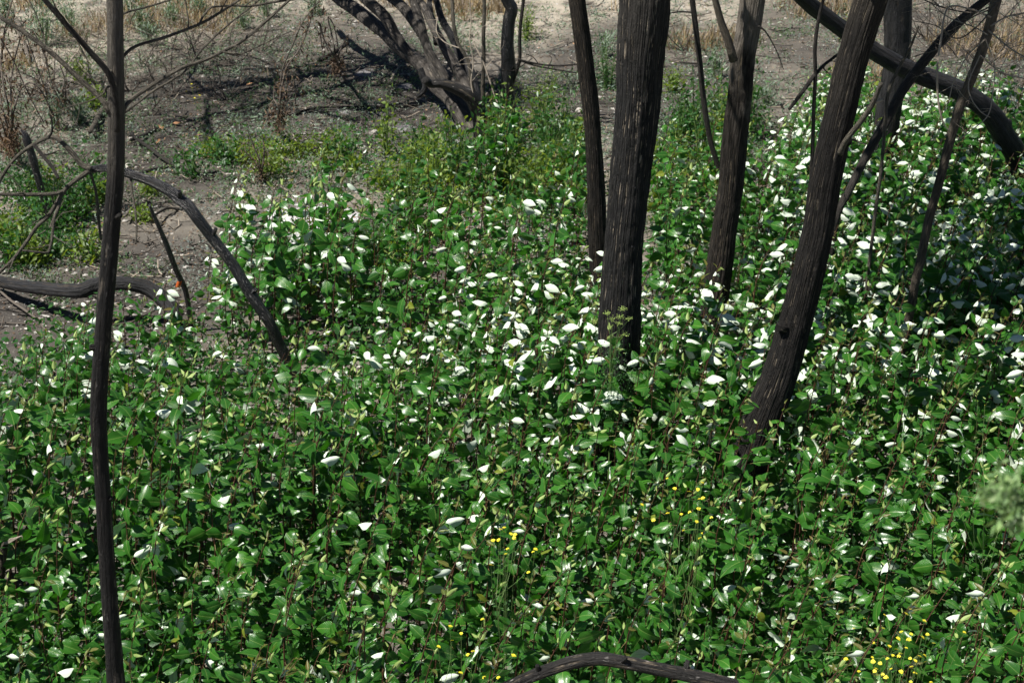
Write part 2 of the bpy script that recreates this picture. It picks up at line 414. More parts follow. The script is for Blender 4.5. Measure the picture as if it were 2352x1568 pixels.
TPL = {'reg': [], 'flip': [], 'young': []}; TPL_LO = {'reg': [], 'flip': [], 'young': []}
r_ = random.Random(3)
for kind, num in (('reg', 8), ('flip', 5), ('young', 4)):
    for q in range(num):
        wd = r_.uniform(.48, .68) if kind == 'reg' else r_.uniform(.46, .60) if kind == 'flip' else r_.uniform(.34, .46)
        fold = r_.uniform(.1, .5) if kind == 'reg' else (r_.uniform(-.25, .1) if kind == 'flip' else r_.uniform(.15, .5))
        curl = r_.uniform(.2, 1.5) if kind == 'reg' else (r_.uniform(-1.9, -.7) if kind == 'flip' else r_.uniform(-.1, .6))
        roll = r_.uniform(.1, .7) if kind == 'reg' else (r_.uniform(-2.2, -1.0) if kind == 'flip' else .0)
        tw = r_.uniform(-.5, .5); sd = r_.uniform(0, 9); wide = r_.uniform(.30, .42)
        bt = (0, 0, .8, 0, 0, -.6, 0, 0)[q] if kind == 'reg' else 0
        TPL[kind].append(leaf_template(6, 9, wd, fold, curl, roll, tw, .30, sd, wide, bt))
        TPL_LO[kind].append(leaf_template(4, 5, wd, fold, curl, roll, tw, .30, sd, wide))
LEAF_ME = {}
for kind in TPL:
    LEAF_ME[kind] = []
    for V, f, U, mi in TPL[kind]:
        mb = MB(); mb.add(V, f, mi, U)
        LEAF_ME[kind].append(mb.mesh('leaf_blade', [M['young' if kind == 'young' else 'leaf'], M['petiole']]))

# ------------------------------------------------------------------ poplar saplings
SH = np.array([SUN.x, SUN.y, 0]); SH /= np.linalg.norm(SH)
TOCAM = np.array([-.1, -.85, .5])
def proto(rng, white):
    h = 1.0
    lean = rng.uniform(-.03, .07)
    tipb = rng.uniform(.03, .14)
    ph = rng.uniform(0, 6.28)
    def stem(t):
        return np.array([lean*t + tipb*max(0, (t-.62)/.38)**1.7 + .012*math.sin(t*7+ph), .012*math.cos(t*6+ph)-.03*tipb*t, h*t - .10*tipb*max(0, (t-.7)/.3)**2])
    ts = np.linspace(0, 1, 12)
    P = np.array([stem(t) for t in ts]); P[0][2] = -.06
    R = .0062*(1-ts*.72)
    leaves = []          # kind, template index, pos, quat, size
    nl = rng.randint(20, 24); az = rng.uniform(0, 6.28)
    for i in range(nl):
        t = .16 + .76*(i/(nl-1))**.92
        az += 2.4 + rng.uniform(-.35, .35)
        L = (.089 + .029*math.sin(math.pi*min(1, (t-.1)*1.1)))*rng.uniform(.6, 1.2)
        if t > .78: L *= 1 - (t-.78)*2.0
        o = np.array([math.cos(az)+.30, math.sin(az)-.05, -.35+.5*t+rng.uniform(-.4, .2)])
        rv = np.array([rng.gauss(0, 1), rng.gauss(0, 1), rng.gauss(0, 1)])*.62
        flip = rng.random() < white*(.18 + 1.1*max(0, t-.42))
        if flip:
            m = np.array([-.15, -.35, .9]) + rv*.8
            o = np.array([rng.choice((-1, 1, 1))*1.0, rng.uniform(-.5, .3), rng.uniform(-.5, .2)])
            leaves.append(('flip', rng.randrange(5), stem(t), (o, -m), L*.95))
        else:
            n = np.array([0, 0, .50]) + SH*.26 + np.array([0, -.20, 0]) + rv
            dc = n@TOCAM/np.linalg.norm(n)
            if dc < .12: n = n/np.linalg.norm(n) + TOCAM*(.30-dc)
            leaves.append(('reg', rng.randrange(8), stem(t), (o, n), L))
    for i in range(rng.randint(2, 4)):
        t = .90 + .10*rng.random(); az += 2.4
        o = np.array([math.cos(az)*.7+.25, math.sin(az)*.7, rng.uniform(.35, 1.0)])
        if rng.random() < .55: n = -(np.array([0, -.7, .5]) + np.array([rng.gauss(0, .4), 0, rng.gauss(0, .4)]))
        else: n = np.array([0, -.4, .8]) + np.array([rng.gauss(0, .5), rng.gauss(0, .5), 0])
        leaves.append(('young', rng.randrange(4), stem(t), (o, n), rng.uniform(.028, .060)))
    mb = MB(); tube(mb, P, R, 5, 0, cap=False)
    me = mb.mesh('poplar_stem', [M['stem']])
    # one joined, coarser copy for the mass of far saplings
    lo = MB(); tube(lo, P, R, 4, 0, cap=False)
    out = []
    for kind, k, p, (o, n), L in leaves:
        Rm = basis(o[None], n[None])[0]
        out.append((kind, k, p, Matrix(Rm.tolist()).to_quaternion(), L))
        V, f, U, mi = TPL_LO[kind][k]
        lo.add((V*L)@Rm.T + p, f, np.where(mi == 1, 2, 3 if kind == 'young' else 1), U)
    V = np.concatenate(lo.v); U = np.concatenate(lo.uv)
    return dict(me=me, leaves=out, V=V, U=U, loops=np.concatenate(lo.loops).reshape(-1, 4), mat=np.concatenate(lo.mat))
pr = random.Random(21)
PROTO = {'white': [proto(pr, .50) for _ in range(18)], 'some': [proto(pr, .13) for _ in range(18)], 'green': [proto(pr, .011) for _ in range(26)]}

TOP = [(-300, 790), (0, 770), (60, 735), (130, 690), (210, 690), (270, 625), (345, 600), (380, 650), (430, 690), (560, 715), (640, 715), (850, 690), (905, 645), (990, 575), (1040, 525),
       (1120, 520), (1210, 540), (1300, 512), (1390, 520), (1480, 560), (1560, 520), (1620, 520), (1690, 520), (1735, 400), (1765, 270), (1800, 190), (1860, 120), (1960, 112),
       (2060, 125), (2180, 125), (2352, 105), (2700, 100)]
def ytop(u): return float(np.interp(u, [a for a, b in TOP], [b for a, b in TOP]))
CL2 = [(445, 480), (480, 430), (520, 385), (560, 395), (620, 440), (690, 400), (730, 350), (760, 380), (800, 450), (835, 520)]
AVOID = [(1175, 6.85, .0)]
def trunk_clear(x, y):
    return True

cand = []
gr = random.Random(11)
SP = .188
yy = 6.05
while yy < 22:
    xmax = yy*.36+.9
    xx = -xmax
    while xx < xmax:
        x = xx + gr.uniform(-.5, .5)*SP; y = yy + gr.uniform(-.5, .5)*SP
        xx += SP
        dn = noise.noise((x*.7, y*.7, 9.0)); wn = noise.noise((x*.55+4, y*.55, 2.0))
        h = gr.uniform(.76, 1.2) + .2*dn + .12*noise.noise((x*.28, y*.28, 21.))
        if y < 8.2 and x < -1.2: h *= .88
        u, v, z = proj((x, y, h))
        ub, vb, _ = proj((x, y, 0))
        if v > 1760: continue
        keep = False; zone = 'main'
        edge = v - ytop(u)
        if edge > 0:
            keep = True
            if edge < 60: h *= gr.uniform(.8, 1.0)
            p = 1.0
            if u < 900 and y > 8.3 and u < 1000: p = .84 + .4*dn            # thinner stand with bare soil showing
            if 1480 < u < 1760 and v < 620: p = .7
            if u < 420 and edge < 200: p = .75
            if 540 < u < 800 and v < 840: p = 1.0
            if gr.random() > p: keep = False
        else:
            c = np.interp(u, [a for a, b in CL2], [b for a, b in CL2]) if 445 < u < 835 else 1e9
            if v > c and vb < 840:
                zone = 'island'; keep = gr.random() < .92; h *= gr.uniform(1.0, 1.22)
            elif 1070 < u < 1215 and 235 < v and vb < 500 and gr.random() < .8:
                zone = 'clump'; keep = True; h *= gr.uniform(.9, 1.3)
            elif 1215 < u < 1340 and 380 < v < 520 and gr.random() < .5: zone = 'clump'; keep = True; h *= .6
            elif 830 < u < 1350 and 310 < v < 580 and gr.random() < .7 and noise.noise((x*1.1, y*1.1, 33.)) > -.22: zone = 'clump'; keep = True; h *= gr.uniform(.6, 1.1)
            elif 1500 < u < 1790 and 230 < v < 540 and gr.random() < .85: zone = 'clump'; keep = True; h *= gr.uniform(.55, 1.0)
        # nothing stands right in front of the slender tree's or the arched log's near side
        if abs(u-255) < 60 and y < 6.75: keep = False
        if 1150 < u < 1700 and y < 7.0: keep = False
        if 1950 < u < 2170 and y < 7.0: keep = False
        if 960 < u < 1150 and y < 6.75: keep = False
        if not keep: continue
        wb = .62 if zone == 'island' else (.2 if zone == 'clump' else np.clip((980-v)/260, 0, 1))
        wb = wb*.85 + .25*wn
        if u > 1780: wb -= .22 if v < 560 else .0
        if u < 820 and zone == 'main': wb -= .30
        kindp = 'white' if wb > .55 else ('some' if wb > .18 else 'green')
        cand.append(dict(x=x, y=y, h=h, u=u, v=v, z=z, ub=ub, vb=vb, kind=kindp, zone=zone))
    yy += SP

def zone_label(c, nwhite):
    u, v = c['u'], c['v']
    look = 'white-leaved cottonwood sapling' if nwhite >= 4 else ('partly pale cottonwood sapling' if nwhite >= 2 else 'all-green cottonwood sapling')
    if c['zone'] == 'island': where = 'in the island behind the shiny bent limb'
    elif c['zone'] == 'clump': where = 'in the patch between willow and thicket'
    elif abs(u-245) < 130 and v > 900: where = 'beside the slender black trunk' + (', at its lower end' if v > 1350 else (', below its kink' if v > 1120 else ', above its kink'))
    elif 1130 < u < 1720 and v > 1330: where = 'just behind the arched log'
    elif 1940 < u < 2200 and v > 1300: where = 'among the corner mustard flowers'
    elif abs(u-1751) < 140 and 780 < v < 1150: where = 'at the leaning trunk foot'
    elif abs(u-1422) < 150 and 600 < v < 950: where = 'at the thickest trunk foot'
    elif abs(u-1655) < 100 and 480 < v < 720: where = 'under the forked trunk'
    elif abs(u-2090) < 120 and 520 < v < 850: where = 'round the thin pole tree'
    elif u < 130: where = 'at the picture edge past the slender trunk' + (', low' if v > 1250 else (', halfway' if v > 1000 else ', high'))
    elif 560 < u < 720 and v < 880: where = 'by the shiny limb foot'
    elif u < 430 and v < 900: where = 'beside the charred lying log'
    else:
        col = ['near the slender trunk', 'left of the middle', 'in the middle', 'below the thickest trunk', 'right of it', 'below the leaning trunk', 'past the leaning trunk', 'at the far edge'][int(np.searchsorted([560, 800, 1080, 1380, 1600, 1850, 2100], u))]
        if col == 'right of it': col = 'between thickest and leaning trunk lines'
        row = 'row ' + ['high up', 'well behind', 'midway', 'in front', 'low down', 'at the bottom edge'][int(np.searchsorted([760, 900, 1050, 1200, 1380], v))]
        where = col + ', ' + row
    return look, where

ORD = ['first', 'second', 'third', 'fourth', 'fifth', 'sixth', 'seventh']
cand.sort(key=lambda c: c['z'])
inframe = [c for c in cand if 10 < c['u'] < 2342 and c['v'] < 1545]
near_ids = set(id(c) for c in inframe[:300])
mass = MB(); named = {}
counts = 0
sr = random.Random(5)
for c in cand:
    plist = PROTO[c['kind']]; pz = gh(c['x'], c['y'])
    pt = plist[sr.randrange(len(plist))]
    rz = sr.uniform(-.6, .6); s = c['h']; ls = sr.uniform(.8, 1.15)
    tx, ty = sr.gauss(.02, .05), sr.gauss(0, .04)
    q = Quaternion((1, 0, 0), ty) @ Quaternion((0, 1, 0), tx) @ Quaternion((0, 0, 1), rz)
    if id(c) in near_ids:
        nwh = sum(1 for l in pt['leaves'] if l[0] == 'flip')
        lab, where = zone_label(c, nwh)
        root = link('poplar_sapling', None); root.empty_display_size = .05
        root.rotation_mode = 'QUATERNION'; root.rotation_quaternion = q; root.location = (c['x'], c['y'], pz); root.scale = (s, s, s)
        named.setdefault((lab, where), []).append((c['u'], root))
        link('stem', pt['me'], root)
        for kind, k, p, lq, L in pt['leaves']:
            lf = link('leaf', LEAF_ME[kind][k], root)
            lf.location = p; lf.rotation_mode = 'QUATERNION'; lf.rotation_quaternion = lq; lf.scale = (L*ls/s**.5,)*3
        counts += 1
    else:
        Rm = np.array(q.to_matrix())
        mass.add((pt['V']*s)@Rm.T + np.array([c['x'], c['y'], pz]), pt['loops'], pt['mat'], pt['U'])
for (look, where), lst in named.items():
    lst.sort(key=lambda a: a[0])
    for k, (u_, ro) in enumerate(lst):
        lab = look + ' ' + where
        if 1 < len(lst) <= 7: lab += ', ' + ORD[k] + ' from left'
        tag(ro, lab, 'sapling', 'young cottonwoods ' + where)
o = mass.build('poplar_thicket', [M['stem'], M['leaf'], M['petiole'], M['young']])
tag(o, 'mass of further cottonwood saplings filling the back of the thicket', 'thicket', None, 'stuff')

# ------------------------------------------------------------------ trees and dead wood
def to_ground(P, R, sink=.12, flare=1.0):
    """carry the lower end (index 0) on down into the ground"""
    d = P[0]-P[min(2, len(P)-1)]; d = d/np.linalg.norm(d)
    hz = math.hypot(d[0], d[1])/max(1e-6, -d[2]) if d[2] < 0 else 9
    if hz > .62: k_ = .05/max(.01, math.hypot(d[0], d[1])); d = np.array([d[0]*k_, d[1]*k_, -1.]); d /= np.linalg.norm(d)
    g = gh(P[0][0], P[0][1])
    k = (P[0][2]-g+sink)/(-d[2])
    if k > .05:
        ext = [P[0]+d*k, P[0]+d*k*.5]
        P = np.vstack([ext, P]); R = np.concatenate([[R[0]*(1+.28*flare), R[0]*(1+.06*flare)], R])
    return P, R
def go_up(P, R, length, bend=(0, 0, 0), end=.45):
    d = P[-1]-P[-2]; d /= np.linalg.norm(d); b = np.array(bend, float)
    ks = np.linspace(0, 1, 5)[1:]
    ext = [P[-1] + d*length*k + b*length*k*k for k in ks]
    return np.vstack([P, ext]), np.concatenate([R, [R[-1]*(1-(1-end)*k) for k in ks]])

def part_tube(name, parent, P, R, mat, sides=12, n=60, bark=0., freq=9., seed=0., origin=None, wob=0.):
    P, R = catmull(P, R, n)
    if wob: P, R = smooth_noise_path(P, R, wob, seed)
    mb = MB(); tube(mb, P, R, sides, 0, bark, freq, seed)
    return mb.build(name, [mat], parent, origin)

def twigs(mb, P, R, num, rng, length, sides=4, mat=0, upb=.3, depth=1):
    """forking side twigs along a path"""
    for _ in range(num):
        i = rng.randrange(len(P)//5, len(P)-1)
        t = P[min(i+1, len(P)-1)]-P[i-1]; t /= np.linalg.norm(t)+1e-9
        v = np.array([rng.gauss(0, 1), rng.gauss(0, .6), rng.gauss(0, 1)+upb]); v -= t*(v@t)*.6; v = t*.55+v/np.linalg.norm(v)*.8
        L = length*rng.uniform(.4, 1.2); r0 = min(R[i]*.55, .007)
        pts = [P[i]]; d = v/np.linalg.norm(v)
        for k in range(6):
            d = d + np.array([rng.gauss(0, .16), rng.gauss(0, .12), rng.gauss(0, .16)-.02]); d /= np.linalg.norm(d)
            pts.append(pts[-1]+d*L/6)
        Q, S = catmull(pts, np.linspace(r0, r0*.25, 7), 14)
        tube(mb, Q, S, sides, mat, cap=False)
        if depth: twigs(mb, Q, S, rng.randint(1, 3), rng, L*.5, sides, mat, upb, depth-1)

def limb(name, parent, pts, Y, mat, origin, sides=8, n=40, seed=0., up=0., bend=(0, 0, 0), ntw=0, twl=.3, rng=None, bark=0., wob=.004):
    P, R = dl(pts, Y)
    if up: P, R = go_up(P, R, up, bend, .3)
    P, R = catmull(P, R, n); P, R = smooth_noise_path(P, R, wob, seed)
    mb = MB(); tube(mb, P, R, sides, 0, bark, 6, seed)
    if ntw: twigs(mb, P, R, ntw, rng or RNG, twl)
    return mb.build(name, [mat], parent, origin)

def crown(parent, origin, cen, rad, n_clump, n_leaf, rng, size=.09, name='crown'):
    mb = MB(); V, f = LOW
    pos = []; nn = np.random.default_rng(rng.randrange(9999))
    for _ in range(n_clump):
        d = nn.normal(size=3); d /= np.linalg.norm(d); c = np.array(cen)+d*np.array(rad)*nn.random()**.5
        pos.append(c + nn.normal(size=(n_leaf, 3))*.22)
    scatter(mb, np.concatenate(pos), nn, size)
    return mb.build(name, [M['crown']], parent, origin)

LOWV = np.array([[0, 0, 0], [-.27, .4, .06], [.27, .4, .06], [0, .45, -.02], [0, 1, -.05]]); LOWF = np.array([[0, 2, 3], [0, 3, 1], [3, 2, 4], [3, 4, 1]])
LOW = (LOWV, LOWF)
def scatter(mb, pos, nn, size, tpl=LOW, mat=0, up=.7, d=None, spread=.6, sizes=None, aspect=1.0):
    pos = np.asarray(pos); n = len(pos)
    N = np.array([0, 0, up]) + SH*.25 + nn.normal(size=(n, 3))*spread
    D = nn.normal(size=(n, 3)) if d is None else d
    B = basis(D, N)
    s = size*nn.uniform(.6, 1.3, n) if sizes is None else sizes
    T, f = tpl; T = T*np.array([aspect, 1, 1])
    V = np.einsum('nij,kj->nki', B, T)*s[:, None, None] + pos[:, None, :]
    k = len(T)
    F_ = (f[None]+(np.arange(n)*k)[:, None, None]).reshape(-1, f.shape[1])
    mb.add(V.reshape(-1, 3), F_, mat, np.tile(np.stack([T[:, 0], T[:, 1], T[:, 2]*0], 1), (n, 1)))

def tree(name, label, cat, pts, Y, mat, sides, n, bark, freq, seed, up, bend=(0, 0, 0), flare=1., end=.55, group=None):
    pts = pts[::-1]; Y = Y[::-1] if isinstance(Y, (list, tuple)) else Y
    P, R = dl(pts, Y); P, R = to_ground(P, R, .15, flare)
    if up: P, R = go_up(P, R, up, bend, end)
    base = P[0].copy(); base[2] = gh(base[0], base[1])
    t = thing(name, label, cat, base, group)
    part_tube('trunk', t, P, R, mat, sides, n, bark, freq, seed, base)
    return t, base, P, R

tr = random.Random(77)
# --- thickest trunk
t1, b1, P1, R1 = tree('burnt_tree', 'thickest charred trunk with furrowed bark and tan streaks, standing behind the saplings', 'tree',
    [(1481, 0, 117), (1472, 120, 110), (1466, 230, 101), (1456, 340, 97), (1444, 450, 92), (1434, 560, 92), (1426, 680, 96), (1422, 780, 98)], 10.6, M['bark_thick'], 200, 230, .04, 40, 1.3, 4.2, (-.05, 0, .0), .5)
for k, (dx, dy, dz, L) in enumerate(((-1.3, -.2, .9, 1.6), (1.0, .4, 1.0, 1.6), (.1, -.9, 1.0, 1.5), (-.6, .7, 1.2, 1.4))):
    p0 = P1[-1-k % 3]; d = np.array([dx, dy, dz])
    part_tube('branch', t1, [p0, p0+d*L*.5+np.array([0, 0, -.1]), p0+d*L], [R1[-1]*.6, R1[-1]*.4, .012], M['bark_thick'], 8, 16, 0, 6, k, b1)
cr1 = np.array(P1[-1])+np.array([-.3, 0, .6])
cr1 = cr1 + np.array([.8, .3, 0]); crown(t1, b1, cr1, (1.9, 1.6, 1.1), 30, 60, tr, .13)
for k, (dx, dy, L) in enumerate(((.5, -.3, 1.2), (.9, .1, 1.6), (.6, .9, 1.3), (.9, .5, 1.5))):
    p0 = np.array([P1[-4][0], P1[-4][1], 4.1+.15*k]); d = np.array([dx, dy, .45])
    part_tube('branch', t1, [p0, p0+d*L*.5+np.array([0, 0, .1]), p0+d*L], [.05, .035, .01], M['bark_thick'], 8, 16, 0, 6, k, b1)
crown(t1, b1, np.array([P1[-4][0]+1.0, P1[-4][1]+.5, 4.9]), (1.5, 1.5, .75), 40, 55, tr, .13)  # unseen low crown and its branches, added to shade the right-hand saplings
for (u, v, r) in ((1459, 432, .016), (1452, 568, .014), (1482, 165, .014)):           # knot scars
    p, t = PY(u, v, 10.6-.125); mb = MB()
    ang = np.linspace(0, 6.283, 11)[:-1]; V = [p+np.array([0, -.004, 0])] + [p+np.array([math.cos(a)*r*.7, .012, math.sin(a)*r]) for a in ang]
    mb.add(V, np.array([[0, 1+(j+1) % 10, 1+j] for j in range(10)]))
    mb.build('knot', [M['bark_black']], t1, b1)
# --- slimmer trunk beside it
t2, b2, P2, R2 = tree('burnt_tree', 'straight narrow brown trunk close behind the thickest trunk', 'tree',
    [(1325, 0, 38), (1337, 80, 40), (1347, 160, 40), (1356, 240, 40), (1363, 330, 40), (1369, 430, 41), (1373, 540, 44)], 12.6, M['bark_narrow'], 96, 150, .04, 30, 5.1, 3.2, (0, .05, 0))
# --- forked trunk
t3, b3, P3, R3 = tree('burnt_tree', 'brown forked trunk, grey bark above and scorched below, right of the thickest trunk', 'tree',
    [(1728, 0, 58), (1718, 67, 56), (1706, 134, 56), (1700, 220, 57), (1688, 320, 56), (1678, 430, 57), (1664, 526, 58), (1655, 600, 60)], 12.2, M['bark_mid'], 112, 170, .04, 30, 2.2, 3.4, (.03, 0, 0))
limb('branch', t3, [(1685, 140, 20), (1673, 95, 19), (1656, 50, 17), (1644, 5, 15)], [12.05, 12.0], M['bark_pole'], b3, 12, 30, 3., 1.2, (-.1, 0, .2), 0)
limb('branch', t3, [(1741, 60, 5), (1760, 75, 4), (1785, 120, 3), (1800, 160, 2)], 12.1, M['branch_dark'], b3, 6, 20, 4., 0, (0, 0, 0), 2, .25, tr)
crown(t3, b3, np.array(P3[-1])+np.array([.1, 0, .5]), (1.6, 1.5, 1.0), 22, 55, tr, .13)
# --- leaning trunk
t4, b4, P4, R4 = tree('burnt_tree', 'thick blackened trunk leaning over the thicket, with a stubby side branch', 'tree',
    [(1999, 0, 76), (1974, 84, 74), (1952, 168, 72), (1932, 252, 71), (1913, 336, 71), (1895, 420, 72), (1878, 526, 72), (1853, 637, 75), (1823, 755, 78), (1793, 856, 84), (1757, 950, 92)], 9.7, M['bark_lean'], 160, 230, .035, 36, 8.4, 3.6, (.02, .02, 0))
crown(t4, b4, np.array([P4[-4][0]+.5, P4[-4][1]+.4, 4.75]), (1.3, 1.3, .6), 30, 55, tr, .13)  # low crown above the view, added to carry shade toward the right edge
limb('branch', t4, [(1929, 352, 15), (1945, 320, 13), (1978, 279, 13), (2003, 241, 13), (2023, 191, 10)], [9.62, 9.45], M['branch'], b4, 12, 30, 2., 0, (0, 0, 0), 1, .1, tr)
limb('branch', t4, [(1990, 246, 8), (2010, 236, 8), (2028, 228, 8)], 9.72, M['pale_twig'], b4, 10, 10, 1., 0)
crown(t4, b4, np.array(P4[-1])+np.array([.1, .2, .4]), (1.6, 1.5, 1.0), 22, 55, tr, .13)
# --- straight black trunk behind
t5, b5, P5, R5 = tree('burnt_tree', 'upright blackened trunk half hidden behind the leaning trunk and the fallen log', 'tree',
    [(2062, 0, 66), (2062, 80, 64), (2058, 160, 62), (2044, 230, 58), (2036, 290, 58)], 15.6, M['bark_black'], 32, 110, .05, 12, 6.6, 4, (0, 0, 0))
crown(t5, b5, np.array(P5[-1])+np.array([0, 0, .6]), (2.0, 1.6, 1.1), 16, 50, tr, .11)
# --- thin brown tree at the side
t6, b6, P6, R6 = tree('slender_tree', 'thin brown pole tree leaning toward the picture edge, under a tangle of bare twigs', 'tree',
    [(2288, 0, 25), (2266, 84, 24), (2236, 168, 23), (2206, 242, 23), (2181, 329, 22), (2157, 420, 21), (2134, 503, 21), (2117, 587, 21), (2101, 654, 21), (2092, 705, 21)], 11.2, M['bark_pole'], 20, 130, .04, 10, 9.9, 1.6, (.05, 0, 0))
TW = [[(2290, 10, 4), (2250, 60, 4), (2200, 90, 3), (2150, 60, 2.5), (2100, 50, 2)], [(2270, 70, 4), (2320, 110, 4), (2352, 130, 3)], [(2262, 90, 4), (2220, 130, 3), (2190, 190, 3), (2180, 240, 2)],
      [(2300, 0, 4), (2240, 30, 4), (2170, 20, 3), (2120, 0, 3)], [(2275, 60, 4), (2310, 40, 4), (2352, 30, 3)], [(2250, 130, 4), (2300, 170, 3), (2352, 180, 3)],
      [(2285, 20, 4), (2220, 50, 3), (2160, 110, 3), (2100, 130, 2)], [(2268, 80, 3), (2230, 60, 3), (2180, 40, 3), (2140, 10, 2)]]
for k, pts in enumerate(TW):
    limb('branch', t6, pts, [11.1, 10.8+.1*k], M['twig'] if k % 3 == 0 else M['pale_twig'], b6, 5, 24, k*1.7, 0, (0, 0, 0), 10, .30, tr, 0, .01)
limb('hanging_twig', t6, [(2276, 40, 4), (2230, 22, 4), (2177, 20, 4), (2160, 100, 5), (2153, 168, 5), (2156, 240, 5), (2168, 285, 4), (2182, 302, 3)], [11.1, 10.7, 10.7], M['pale_twig'], b6, 6, 50, 1., 0, (0, 0, 0), 3, .12, tr)
limb('hanging_twig', t6, [(2264, 90, 3), (2284, 150, 3), (2281, 200, 3), (2271, 262, 3), (2238, 295, 3), (2200, 322, 2.5)], [11.1, 10.8], M['pale_twig'], b6, 6, 40, 2., 0, (0, 0, 0), 3, .14, tr)
limb('hanging_twig', t6, [(2250, 128, 3), (2225, 190, 3), (2232, 228, 3), (2255, 258, 3), (2275, 270, 2)], [11.1, 10.9], M['pale_twig'], b6, 5, 30, 3., 0, (0, 0, 0), 2, .12, tr)
# --- great fallen trunk crossing behind
def lying(name, label, cat, pts, Y, mat, sides, n, bark, seed, ground_end=True, up=0., group=None, wob=.006, bend=(0, 0, 0)):
    """first point is the end that meets the ground"""
    P, R = dl(pts, Y)
    if ground_end: P, R = to_ground(P, R, .12, .3)
    if up: P, R = go_up(P, R, up, bend, .4)
    base = P[0].copy(); base[2] = gh(base[0], base[1])
    t = thing(name, label, cat, base, group)
    part_tube('trunk', t, P, R, mat, sides, n, bark, 10, seed, base, wob)
    return t, base, P, R
L1 = lying('fallen_tree', 'long black fallen trunk slanting up behind the leaning trunk', 'fallen tree',
    [(2336, 372, 52), (2311, 318, 52), (2271, 258, 50), (2204, 208, 46), (2103, 168, 43), (2019, 126, 42), (1945, 76, 41), (1888, 32, 38), (1845, -4, 36)], [14.6, 13.6], M['bark_black'], 32, 110, .05, 3.3, True, 1.6)
L2 = lying('leaning_limb', 'black limb propped across the fallen trunk, rising toward the bare twigs', 'limb',
    [(1918, 512, 17), (1952, 436, 18), (1986, 363, 20), (2029, 289, 22), (2070, 215, 23), (2120, 144, 24), (2187, 64, 22), (2264, 0, 20)], [12.3, 12.9], M['branch_dark'], 16, 80, .03, 4.1, True, 1.0)
L3 = lying('leaning_pole', 'thin grey-brown pole standing between leaning trunk and black limb', 'pole',
    [(2009, 497, 8), (2022, 403, 8), (2033, 285, 8), (2039, 215, 8), (2063, 161, 8), (2090, 110, 6), (2110, 60, 5)], 11.9, M['branch'], 10, 50, 0, 5.0, True, .0)
L4 = lying('dead_pole', 'thin dark dead pole just left of the forked trunk', 'pole',
    [(1649, 385, 11), (1633, 329, 12), (1620, 262, 13), (1610, 168, 13), (1600, 84, 13), (1589, -3, 13)], 15.0, M['branch_dark'], 12, 60, 0, 6.0, True, 1.5)
limb('branch', L4[0], [(1592, 30, 4), (1560, 28, 4), (1520, 34, 3)], [15, 14.8], M['branch_dark'], L4[1], 5, 14, 1, 0, (0, 0, 0), 2, .3, tr)
L5 = lying('dead_sapling', 'thin dark dead stem with a broken side branch between forked trunk and leaning trunk', 'dead stem',
    [(1872, 168, 9), (1871, 120, 9), (1875, 80, 9), (1884, 30, 8), (1892, -5, 7)], 13.2, M['branch_dark'], 8, 30, 0, 1.0, True, .6)
limb('branch', L5[0], [(1871, 172, 9), (1850, 202, 10), (1838, 218, 10), (1822, 240, 9), (1812, 252, 7)], [13.2, 13.1], M['branch_dark'], L5[1], 8, 24, 1.5)
limb('branch', L5[0], [(1871, 174, 8), (1890, 152, 8), (1912, 135, 7), (1935, 118, 6)], [13.2, 13.3], M['branch_dark'], L5[1], 8, 24, 2.5, 0, (0, 0, 0), 2, .2, tr)
# --- slender near tree
t7, b7, P7, R7 = tree('slender_tree', 'slender black near tree with a kinked trunk and long bare side branches', 'tree',
    [(263, -10, 37), (265, 100, 37), (266, 200, 38), (267, 300, 38), (266, 400, 38), (259, 500, 39), (251, 600, 40), (242, 700, 39), (234, 800, 37), (228, 900, 38), (227, 970, 39), (232, 1060, 36), (238, 1150, 35), (245, 1270, 36), (254, 1400, 38), (266, 1568, 42)],
    6.35, M['bark_slim'], 40, 240, .010, 12, 4.4, 1.2, (0, 0, 0), .6)
BR = [([(270, 300, 15), (269, 262, 14), (264, 215, 14), (248, 168, 14), (208, 121, 13), (161, 67, 13), (101, -3, 12)], [6.30, 6.2], 'branch_dark', .5, 2),
      ([(252, 262, 13), (240, 236, 13), (222, 218, 12), (175, 175, 12), (117, 121, 12), (50, 70, 11), (-6, 35, 10)], [6.33, 6.4], 'branch', .6, 1),
      ([(280, 256, 12), (300, 230, 10), (362, 188, 9.5), (415, 158, 9), (470, 138, 8.5), (510, 119, 8), (571, 84, 7.5), (668, -2, 6)], [6.36, 6.7], 'branch', .4, 7),
      ([(281, 262, 7), (310, 240, 6.5), (352, 208, 6), (400, 180, 5.5), (430, 158, 5), (470, 107, 5), (524, 57, 4.5), (571, 20, 4), (600, -4, 3.5)], [6.38, 6.9], 'branch', .2, 6),
      ([(252, 172, 7), (258, 158, 8), (279, 134, 8), (312, 107, 8), (379, 86, 7.5), (460, 55, 7), (510, 26, 6.5), (553, -3, 6)], [6.3, 6.55], 'branch', .4, 5),
      ([(275, 36, 5), (300, 26, 5), (340, 16, 4.5), (400, -3, 4)], [6.4, 6.7], 'branch', .2, 1),
      ([(510, 119, 4), (545, 126, 4), (590, 108, 3), (640, 84, 2.5), (668, 72, 2)], [6.6, 6.9], 'branch', 0, 2),
      ([(455, 60, 5), (468, 35, 5), (485, 18, 5), (510, 15, 4.5), (540, 14, 4.5), (577, 15, 5), (621, 7, 6), (690, -4, 7)], [6.45, 6.8], 'branch', .4, 3),
      ([(255, 195, 6), (240, 205, 5), (236, 216, 4), (205, 232, 3.5), (160, 245, 3), (120, 262, 2)], [6.3, 6.1], 'branch', 0, 2)]
for k, (pts, Y, mt, up, ntw) in enumerate(BR):
    limb('branch', t7, pts, Y, M[mt], b7, 12, 60, k*2.3, up, (0, 0, .05), ntw, .22, tr, 0, .003)
